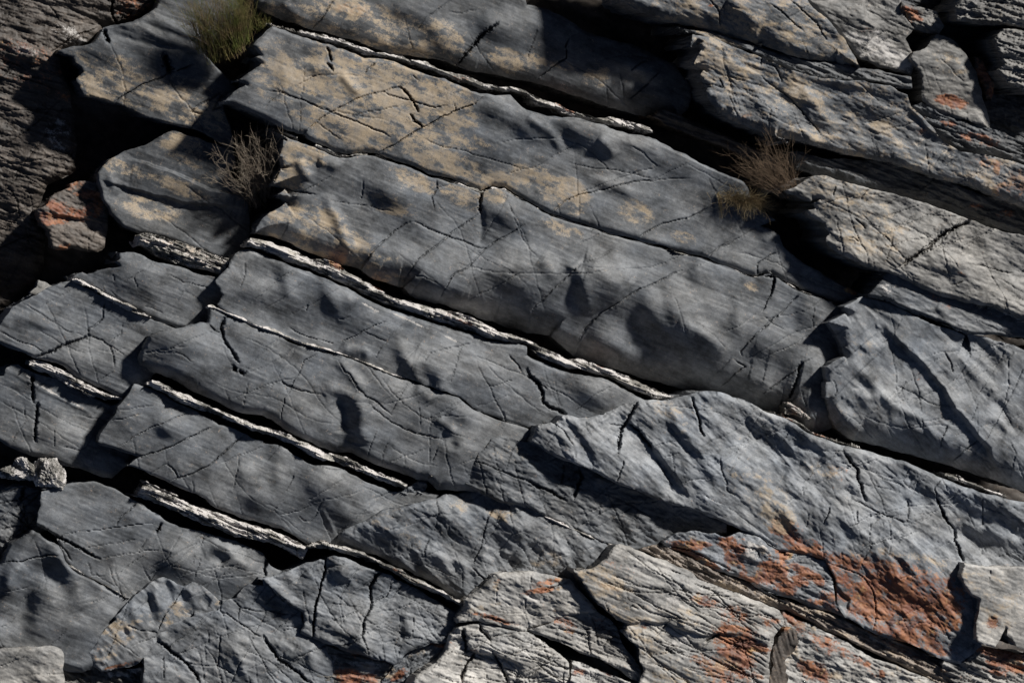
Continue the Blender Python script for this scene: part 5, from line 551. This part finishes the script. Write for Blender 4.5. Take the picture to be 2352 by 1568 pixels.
build('rock_slab', 'S', T(3,2, 1155,375, 1200,340, 1280,292, 1430,272, 1600,292, 1700,335, 1830,280, 1980,330, 2130,440, 2240,480) + T(3,3, 160,450, 400,480, 560,530, 620,700, 640,900, 740,1020, 500,945, 180,830, 0,760) + T(3,2, 2240,900, 2100,840, 1900,710, 1760,660, 1600,605, 1400,505, 1170,400),
      .10, M_SLATE, 'rust blotched grey slab with a white crust patch, bottom right of centre', tone=1.35, rnd=(5, 12, 4, 6), drop=(.012, .03, .01, .01), terr_a=.007, terr_w=60, rust=[(1590, 1250, 50, 14, 5, .8), (1590, 1275, 70, 12, 28, 1.0), (1680, 1255, 40, 16, 20, .8), (1690, 1275, 24, 40, 20, .8), (1775, 1310, 40, 34, 30, .95), (1720, 1320, 40, 20, 30, .8), (1845, 1310, 36, 16, 25, 1.0), (1880, 1330, 26, 14, 45, 1.0), (1840, 1330, 26, 20, 20, .8), (1805, 1350, 34, 20, 25, .8), (1800, 1270, 26, 14, 20, .8), (1900, 1370, 30, 14, 20, .6), (1920, 1400, 34, 14, 15, .7), (1870, 1380, 30, 10, 20, .5), (1680, 1240, 14, 10, 0, .7)], pale=[(1725, 1270, 38, 28, 20, .85), (1765, 1270, 40, 8, 50, .8), (1800, 1310, 40, 7, 50, .6), (1940, 1340, 10, 50, -5, .5)], lich=[(1750, 1265, 14, 10, 0, .8), (1560, 1235, 40, 8, 0, .4), (1570, 1255, 20, 6, 0, .5)], ridges=[(T(3,2, 1940,350, 2050,440, 2150,560, 2240,680), 7, .02), (T(3,2, 1200,385, 1400,490, 1560,570), 8, -.02)], bumps=[(1725, 1270, 34, 26, 20, .03)], cracks=16, rough=.003)
build('rock_ledge', 'U', T(3,2, 955,432, 1000,412, 1165,395, 1400,510, 1600,612, 1760,668, 1900,720, 2100,850, 2240,910) + T(3,3, 180,835, 500,950, 730,1020, 950,1140, 1160,1210, 1560,1385, 1720,1420, 1900,1500, 2300,1600, 2300,2000, 1560,1700, 1400,1520, 1000,1330, 700,1180, 400,1040, 220,950) + T(3,2, 2150,945, 1900,860, 1620,750, 1450,690, 1420,650, 1300,590, 1130,520), .06, M_BROWN, 'long laminated brown and grey edge band running down to the bottom right', cat='rock ledge', group=None, g=(.0, -.08), tone=1.7, base=(.25, .12, .1), mlam=.020, stri=.006, strang=28.5, terr_a=.008, terr_w=30, rnd=(6, 8, 4, 4), drop=(.02, .03, .01, .01), rust=[(1900, 1390, 60, 6, 25, .6), (2050, 1480, 80, 5, 28, .6), (1850, 1350, 60, 5, 26, .5), (1960, 1430, 60, 4, 28, .55)], pale=[(1930, 1420, 70, 3, 28, .6), (2010, 1470, 80, 3, 28, .7), (1600, 1290, 60, 6, 26, .2)], und=.01, cracks=6, thick=.4)
build('rock_slab', 'CC', T(3,3, 190,960, 300,1030, 400,1060, 650,1180, 800,1270, 1000,1370, 1200,1440, 1500,1570, 1900,1800, 1900,2000, 0,2000, 60,1560, 90,1300, 180,1110), .07, M_PALE, 'rust and cream patched slab at the bottom edge, right of the big flaky block', tone=1.04, terr_a=.009, terr_w=60, rust=[(1825, 1425, 36, 14, 35, .8), (1860, 1460, 60, 12, 30, .7), (1870, 1540, 44, 26, 35, 1.0), (1940, 1500, 50, 12, 25, .7), (1900, 1480, 40, 26, 20, .55), (2010, 1540, 24, 20, 10, .5), (2025, 1548, 8, 12, 0, 1.0), (1990, 1525, 14, 10, 0, .7), (1815, 1480, 20, 20, 0, .5)], lich=[(1815, 1500, 20, 30, 0, .5), (1920, 1550, 20, 14, 0, .6), (2080, 1550, 60, 20, 20, .3), (1850, 1440, 30, 10, 20, .5)], cracks=16, stri=.002)
build('rock_slab', 'BB', T(3,3, 1540,1480, 1560,1380, 1720,1402, 1800,1330, 1850,1255, 2000,1275, 2240,1330, 2700,1400, 2700,2000, 1900,2000, 1700,1620), .09, M_PALE, 'layered grey and orange ledge in the bottom right corner', tone=.8, mlam=.018, stri=.004, terr_a=.01, terr_w=50, strang=22, rust=[(2290, 1500, 80, 16, 12, 1.0), (2320, 1530, 70, 16, 15, .9), (2170, 1500, 50, 14, 12, .6), (2280, 1540, 50, 8, 20, .6), (2190, 1550, 40, 8, 20, .5)], lich=[(2300, 1515, 80, 8, 12, .5), (2250, 1500, 40, 14, 0, .3)], cracks=12)
build('rock_slab', 'AA', T(3,3, 1735,548, 1800,560, 1950,578, 2100,570, 2240,575, 2700,580, 2700,1330, 2240,1285, 2180,1262, 2130,1190, 2095,1160, 2100,1110, 2085,1090, 2040,1190, 1992,1268, 1850,1222, 1832,1150, 1830,1050, 1865,860, 1792,822, 1740,740, 1702,672, 1722,600), .20, M_PALE, 'cream coloured slab with one rust spot at the right edge', tone=1.10, thick=.4, rnd=(8, 6, 4, 6), drop=(.02, .01, .008, .01), lich=[(2270, 1380, 90, 60, 0, .3), (2250, 1330, 80, 20, 5, .35), (2290, 1420, 60, 40, 0, .25)], rust=[(2282, 1430, 17, 18, 20, .85)], cracks=8, terr_a=.003, cdep=.006, und=.012)
# bottom centre flaky group
build('rock_slab', 'X', T(3,1, 1640,1062, 1632,1020, 1690,960, 1715,900, 1712,862, 1800,790, 1900,702, 1985,640, 2100,628, 2240,620) + T(3,2, 60,618, 200,648, 360,680, 420,760, 540,880, 600,960, 480,980, 330,1000, 210,1052, 100,1082, 0,1110) + T(3,1, 2240,1150, 2100,1105, 1900,1066, 1830,1040),
      .14, M_PALE, 'pale slab with two red orange streaks, left of the big flaky block', tone=0.97, thick=.35, rnd=(14, 6, 18, 6), drop=(.035, .015, .04, .012), rust=[(1255, 1338, 40, 9, -10, .85), (1245, 1356, 46, 8, -8, 1.0), (1130, 1418, 50, 7, 14, 1.0), (1140, 1340, 14, 10, -40, .35), (1165, 1430, 30, 6, 10, .7), (1270, 1390, 30, 20, 0, .2)], lich=[(1110, 1395, 44, 7, -14, .6), (1140, 1345, 10, 14, 0, .6), (1290, 1400, 60, 20, 0, .18)], terr_a=.006, terr_w=60, rough=.004, cracks=12, pale=[(1240, 1380, 80, 24, 0, .3)])
build('rock_slab', 'Y', T(3,1, 1850,1052, 1760,1065, 1700,1082, 1640,1102, 1580,1160, 1560,1220, 1550,1290, 1460,1400, 1380,1450, 1310,1500, 1230,1600, 1200,2000, 2240,2000) + T(3,2, 400,2000, 375,1568, 360,1400, 300,1340, 200,1268, 100,1190, 0,1130) + T(3,1, 2100,1110, 1950,1070), .13, M_PALE, 'pale flaky block split by black cracks at the bottom centre', cat='rock block', tone=1.10, rnd=(8, 10, 12, 6), drop=(.02, .02, .03, .01), tstr=6, terr_a=.006, terr_w=70, mlam=.003, stri=.002, rough=.0045, strang=20, cfam=((22, .55), (14, .3), (-38, .08), (72, .07)), rust=[(1085, 1500, 20, 10, -20, .35), (1190, 1440, 30, 8, 15, .3), (1040, 1480, 12, 10, 0, .3)], steps=[(T(3,1, 1700,1110, 1725,1230, 1800,1310, 2000,1340, 2240,1450), 3, -.04, 60)], cracks=60, cdep=.028)
build('rock_slab', 'W', T(3,2, 2,1122, 100,1090, 210,1052, 330,992, 440,966, 490,975, 500,920, 540,908, 550,950, 600,960, 680,1012, 762,1092, 800,1200, 850,1290, 980,1470, 1000,1560, 900,1540, 700,1410, 560,1345, 440,1305, 200,1205, 60,1150), .14, M_PALE, 'brown mottled wedge of rock with a raised twin rib, bottom centre', cat='rock block', tone=0.75, cfam=((22, .6), (70, .2), (-38, .2)), rnd=(6, 8, 4, 6), drop=(.015, .03, .01, .012), tstr=8, terr_a=.010, terr_w=50, rough=.004, rust=[(1290, 1420, 40, 14, 10, .45), (1310, 1440, 20, 22, 0, .4), (1380, 1425, 30, 24, 10, .3), (1440, 1460, 40, 14, 10, .35)], ridges=[(T(3,2, 520,920, 545,1100, 560,1300), 6, .02), (T(3,2, 570,960, 610,1200), 6, -.02)], cracks=18, cdep=.02)
build('rock_slab', 'Z', T(3,2, 385,1378, 420,1385, 470,1395, 560,1442, 700,1492, 820,1540, 900,1568, 1000,2000, 380,2000, 365,1568, 375,1470), .15, M_PALE, 'pale flaky piece at the bottom edge between the wedge and the flaky block', cat='rock block', tone=1.08, tstr=8, terr_a=.012, terr_w=50, mlam=.008, rough=.005, stri=.003, rust=[(1390, 1540, 20, 10, 30, .6), (1330, 1545, 20, 10, 0, .35)], cracks=10, cdep=.02)
build('rock_slab', 'V0', T(3,2, 400,612, 480,605, 560,592, 620,550, 680,502, 730,422, 760,395, 790,385, 870,402, 950,442, 1130,512, 1250,560, 1300,585, 1420,640, 1450,682, 1620,742, 1750,790, 1900,852, 2050,910, 2150,955, 2180,1000, 2195,1070, 2100,1180, 2075,1300, 2060,1568, 2040,2000, 960,2000, 960,1560, 1000,1462, 965,1400, 960,1290, 870,1205, 815,1140, 872,1068, 760,1032, 680,962, 640,920, 600,900, 560,830, 520,782, 470,700, 430,660),
      .22, M_PALE, 'big flaky block with a tan brown left half and rust red lower right, bottom centre', cat='rock block', tone=0.90, thick=.5, rnd=(10, 8, 4, 14), drop=(.03, .015, .006, .04), tstr=6, terr_a=.0055, terr_w=90, mlam=.002, stri=.0020, strang=24, rough=.0040, g=(-.02, .0), cracks=75, cdep=.028, cfam=((25, .55), (19, .3), (-38, .08), (72, .07)),
      lich=[(1390, 1340, 90, 50, 30, .42), (1420, 1400, 80, 40, 20, .44), (1560, 1420, 60, 30, 10, .36), (1640, 1530, 60, 30, 0, .4), (1480, 1480, 80, 40, 20, .38), (1560, 1560, 80, 30, 0, .42)],
      rust=[(1420, 1300, 50, 10, 20, .35), (1400, 1350, 30, 8, 20, .35), (1620, 1380, 40, 14, 20, .6), (1690, 1410, 40, 24, 10, .6), (1750, 1430, 30, 20, 30, .35), (1690, 1450, 60, 20, 10, .85), (1700, 1480, 70, 22, 12, 1.1), (1690, 1510, 60, 20, 30, .9), (1660, 1540, 80, 34, 20, .7), (1740, 1500, 20, 30, 0, .6), (1480, 1437, 8, 6, 0, .8), (1605, 1520, 10, 8, 0, .8), (1780, 1425, 14, 8, 20, .5), (1740, 1550, 20, 20, 0, .35)], pale=[(1570, 1470, 14, 10, 20, .7), (1540, 1480, 24, 6, -35, .6), (1755, 1460, 14, 10, 10, .6), (1540, 1390, 60, 30, 20, .35)],
      steps=[(T(3,2, 820,1070, 1000,1040, 1200,1060, 1500,1170, 1640,1150, 1900,1180), 3, -.025, 90)], bumps=[(1752, 1462, 24, 14, 15, .02), (1720, 1490, 40, 14, 5, -.015), (1575, 1435, 14, 14, 0, .02), (1525, 1430, 20, 14, 0, -.014)])
build('rock_slab', 'VV', T(3,2, 2090,1270, 2140,1180, 2190,1100, 2250,1100, 2300,1150, 2290,1260, 2230,1340, 2200,1480, 2180,1700, 2050,1700, 2065,1500), .12, M_BROWN, 'upright brown splinter leaning on the right flank of the big flaky block', cat='rock splinter', group=None, g=(.3, 0), tone=.8, base=(.12, .12, .0), stri=.006, strang=75, mlam=.004, cracks=4, thick=.2, jamp=.22, jmx=9, rust=[(1805, 1440, 20, 10, -40, .5)])
build('rock_block', 'stone', T(2,3, 200,760, 230,728, 260,735, 330,780, 400,840, 430,870, 400,880, 340,860, 280,840, 205,830), .01, M_QUARTZ, 'small pale rusty stone wedged in the dark gap right of centre', cat='stone', group=None, tone=.7, base=(0, .2, .3), rust=[(1820, 945, 16, 6, 30, .5)], terr_a=.01, terr_w=24, rough=.006, step=1.4, cracks=3, thick=.12, und=.004, rnd=(6, 8, 5, 5), drop=(.02, .02, .01, .01))

# ------------------------------------------------------------------ plants in the joints
def plant_material(name, a, b):
    m = bpy.data.materials.new(name); m.use_nodes = True; t = m.node_tree; bs = t.nodes['Principled BSDF']; bs.inputs['Roughness'].default_value = .7; bs.inputs['Specular IOR Level'].default_value = .2
    tc = t.nodes.new('ShaderNodeTexCoord'); n = t.nodes.new('ShaderNodeTexNoise'); n.inputs['Scale'].default_value = 14; n.inputs['Detail'].default_value = 4; t.links.new(tc.outputs['Object'], n.inputs['Vector'])
    r = t.nodes.new('ShaderNodeMapRange'); r.inputs[1].default_value = .35; r.inputs[2].default_value = .65; t.links.new(n.outputs['Fac'], r.inputs[0])
    x = t.nodes.new('ShaderNodeMix'); x.data_type = 'RGBA'; x.inputs[6].default_value = (*a, 1); x.inputs[7].default_value = (*b, 1); t.links.new(r.outputs[0], x.inputs[0]); t.links.new(x.outputs[2], bs.inputs['Base Color']); return m
G_GREEN = plant_material('olive_grass', (.075, .095, .020), (.17, .125, .055)); G_DRY = plant_material('dry_twig', (.21, .165, .125), (.33, .28, .22)); G_BROWN = plant_material('dead_heather', (.105, .072, .048), (.19, .135, .09)); G_STRAW = plant_material('straw_grass', (.50, .40, .23), (.32, .23, .12))
def blades(name, mat, org, stems, parent=None, label=None, cat='grass tuft'):
    """stems: list of (points Nx3 relative to org, base radius); three-sided tapered tubes"""
    co, fa = [], []; n0 = 0
    for pts, r0 in stems:
        pts = np.array(pts); k = len(pts); d = np.gradient(pts, axis=0); d /= np.linalg.norm(d, axis=1)[:, None] + 1e-9
        a = np.cross(d, N); a /= np.linalg.norm(a, axis=1)[:, None] + 1e-9; b = np.cross(d, a)
        rr = r0 * np.linspace(1, .25, k)[:, None]
        ring = [pts + rr * (a * math.cos(q) + b * math.sin(q)) for q in (0, 2.094, 4.189)]
        co.append(np.stack(ring, 1).reshape(-1, 3)); i = np.arange(k - 1) * 3 + n0
        for s_ in range(3): fa.append(np.stack([i + s_, i + (s_ + 1) % 3, i + 3 + (s_ + 1) % 3, i + 3 + s_], 1))
        n0 += k * 3
    me = mesh_from(name, np.concatenate(co), np.concatenate(fa)); me.materials.append(mat)
    o = bpy.data.objects.new(name, me); S.collection.objects.link(o); o.location = org
    if parent: o.parent = parent; o.location = org - np.array(parent.location)
    if label: o['label'] = label; o['category'] = cat
    return o
def grow(r, p, d, L, n, wob, grav=0.):
    pts = [p]; d = d / np.linalg.norm(d)
    for i in range(n):
        d = d + r.normal(0, wob, 3) + np.array([0, 0, -grav]); d /= np.linalg.norm(d); p = p + d * L / n; pts.append(p)
    return pts
def tuft(name, mat, roots, count, L, spread, wob, rad, branch, seed, label, grav=.0, lean=(0, 1, .35), cat='grass tuft'):
    r = np.random.default_rng(seed); org = at(*[np.array(float(q)) for q in roots[0]]); st = []
    for i in range(count):
        a, b, hh = roots[r.integers(len(roots))]; p = at(np.array(a + r.normal(0, 10)), np.array(b + r.normal(0, 5)), np.array(hh + r.normal(0, .015))) - org
        d = U * (lean[0] + r.normal(0, spread)) + V * (lean[1] + r.normal(0, spread * .3)) + N * (lean[2] + r.normal(0, spread * .6))
        l = L * r.uniform(.55, 1.1); pts = grow(r, p, d, l, 7, wob, grav); st.append((pts, rad))
        for k in range(branch):
            j = r.integers(2, 7); dd = np.array(pts[j]) - np.array(pts[j - 1]); dd = dd / np.linalg.norm(dd) + r.normal(0, .45, 3)
            q = grow(r, np.array(pts[j]), dd, l * r.uniform(.12, .32), 4, wob * 1.4, grav); st.append((q, rad * .6))
            if branch > 3:
                dd = np.array(q[3]) - np.array(q[2]); st.append((grow(r, np.array(q[2]), dd / np.linalg.norm(dd) + r.normal(0, .6, 3), l * .1, 3, wob), rad * .5))
    return blades(name, mat, org, st, label=label, cat=cat)
t1 = tuft('grass_tuft', G_GREEN, [(500, 138, -.12), (525, 132, -.10), (545, 118, -.08), (470, 118, -.12), (560, 95, -.08)], 420, .36, .20, .10, .0013, 3, 3, 'bushy olive green grass tuft growing from the joint at the top left', lean=(.02, 1, .30))
blades('dry_stems', G_BROWN, np.array(t1.location), [(grow(np.random.default_rng(900 + i), at(np.array(470. + (i * 37) % 95), np.array(135. - (i * 13) % 40), np.array(-.1)) - np.array(t1.location), U * np.random.default_rng(i).normal(-.05, .28) + V + N * .3, .34 * np.random.default_rng(i + 50).uniform(.5, 1.1), 7, .12), .0012) for i in range(260)], parent=t1)
tuft('grass_tuft', G_GREEN, [(598, 72, -.14), (606, 66, -.12)], 50, .10, .4, .16, .0012, 3, 6, 'little green sprig right of the bushy grass tuft', lean=(.1, 1, .4), cat='plant')
tuft('dry_shrub', G_DRY, [(598, 462, -.25), (606, 440, -.24), (590, 475, -.26), (615, 450, -.22)], 80, .44, .26, .13, .0019, 7, 9, 'sparse grey leafless twigs in the dark gap left of the biggest slab', lean=(-.22, 1, .62), cat='dry shrub')
t3 = tuft('dry_shrub', G_BROWN, [(1822, 446, .10), (1810, 448, .10), (1812, 452, .08), (1806, 446, .09), (1830, 436, .11)], 80, .42, .32, .09, .0011, 6, 12, 'brown dead heather bush in the shadow beside the pale cracked slab', lean=(-.5, .85, .25), cat='dry shrub')
r_ = np.random.default_rng(77); o3 = np.array(t3.location); sst_ = []
for i in range(700):
    a = r_.normal(1706, 24); b = 460 + .22 * (a - 1702) + r_.normal(0, 6); p = at(np.array(a), np.array(b), np.array(-.02 + r_.normal(0, .015))) - o3
    sst_.append((grow(r_, p, U * r_.normal(.4, .5) + V * r_.normal(-.15, .35) + N * r_.normal(.5, .3), r_.uniform(.05, .13), 5, .22, .05), .0012))
for i in range(16):
    p = at(np.array(r_.normal(1652, 3)), np.array(r_.normal(448, 5)), np.array(-.03)) - o3; sst_.append((grow(r_, p, -V + U * r_.normal(-.08, .06) + N * .05, r_.uniform(.08, .16), 5, .05), .0018))
t4 = blades('grass_cushion', G_STRAW, o3, sst_, label='matted straw coloured grass cushion hanging over the dark edge beside the dead heather', cat='grass cushion')
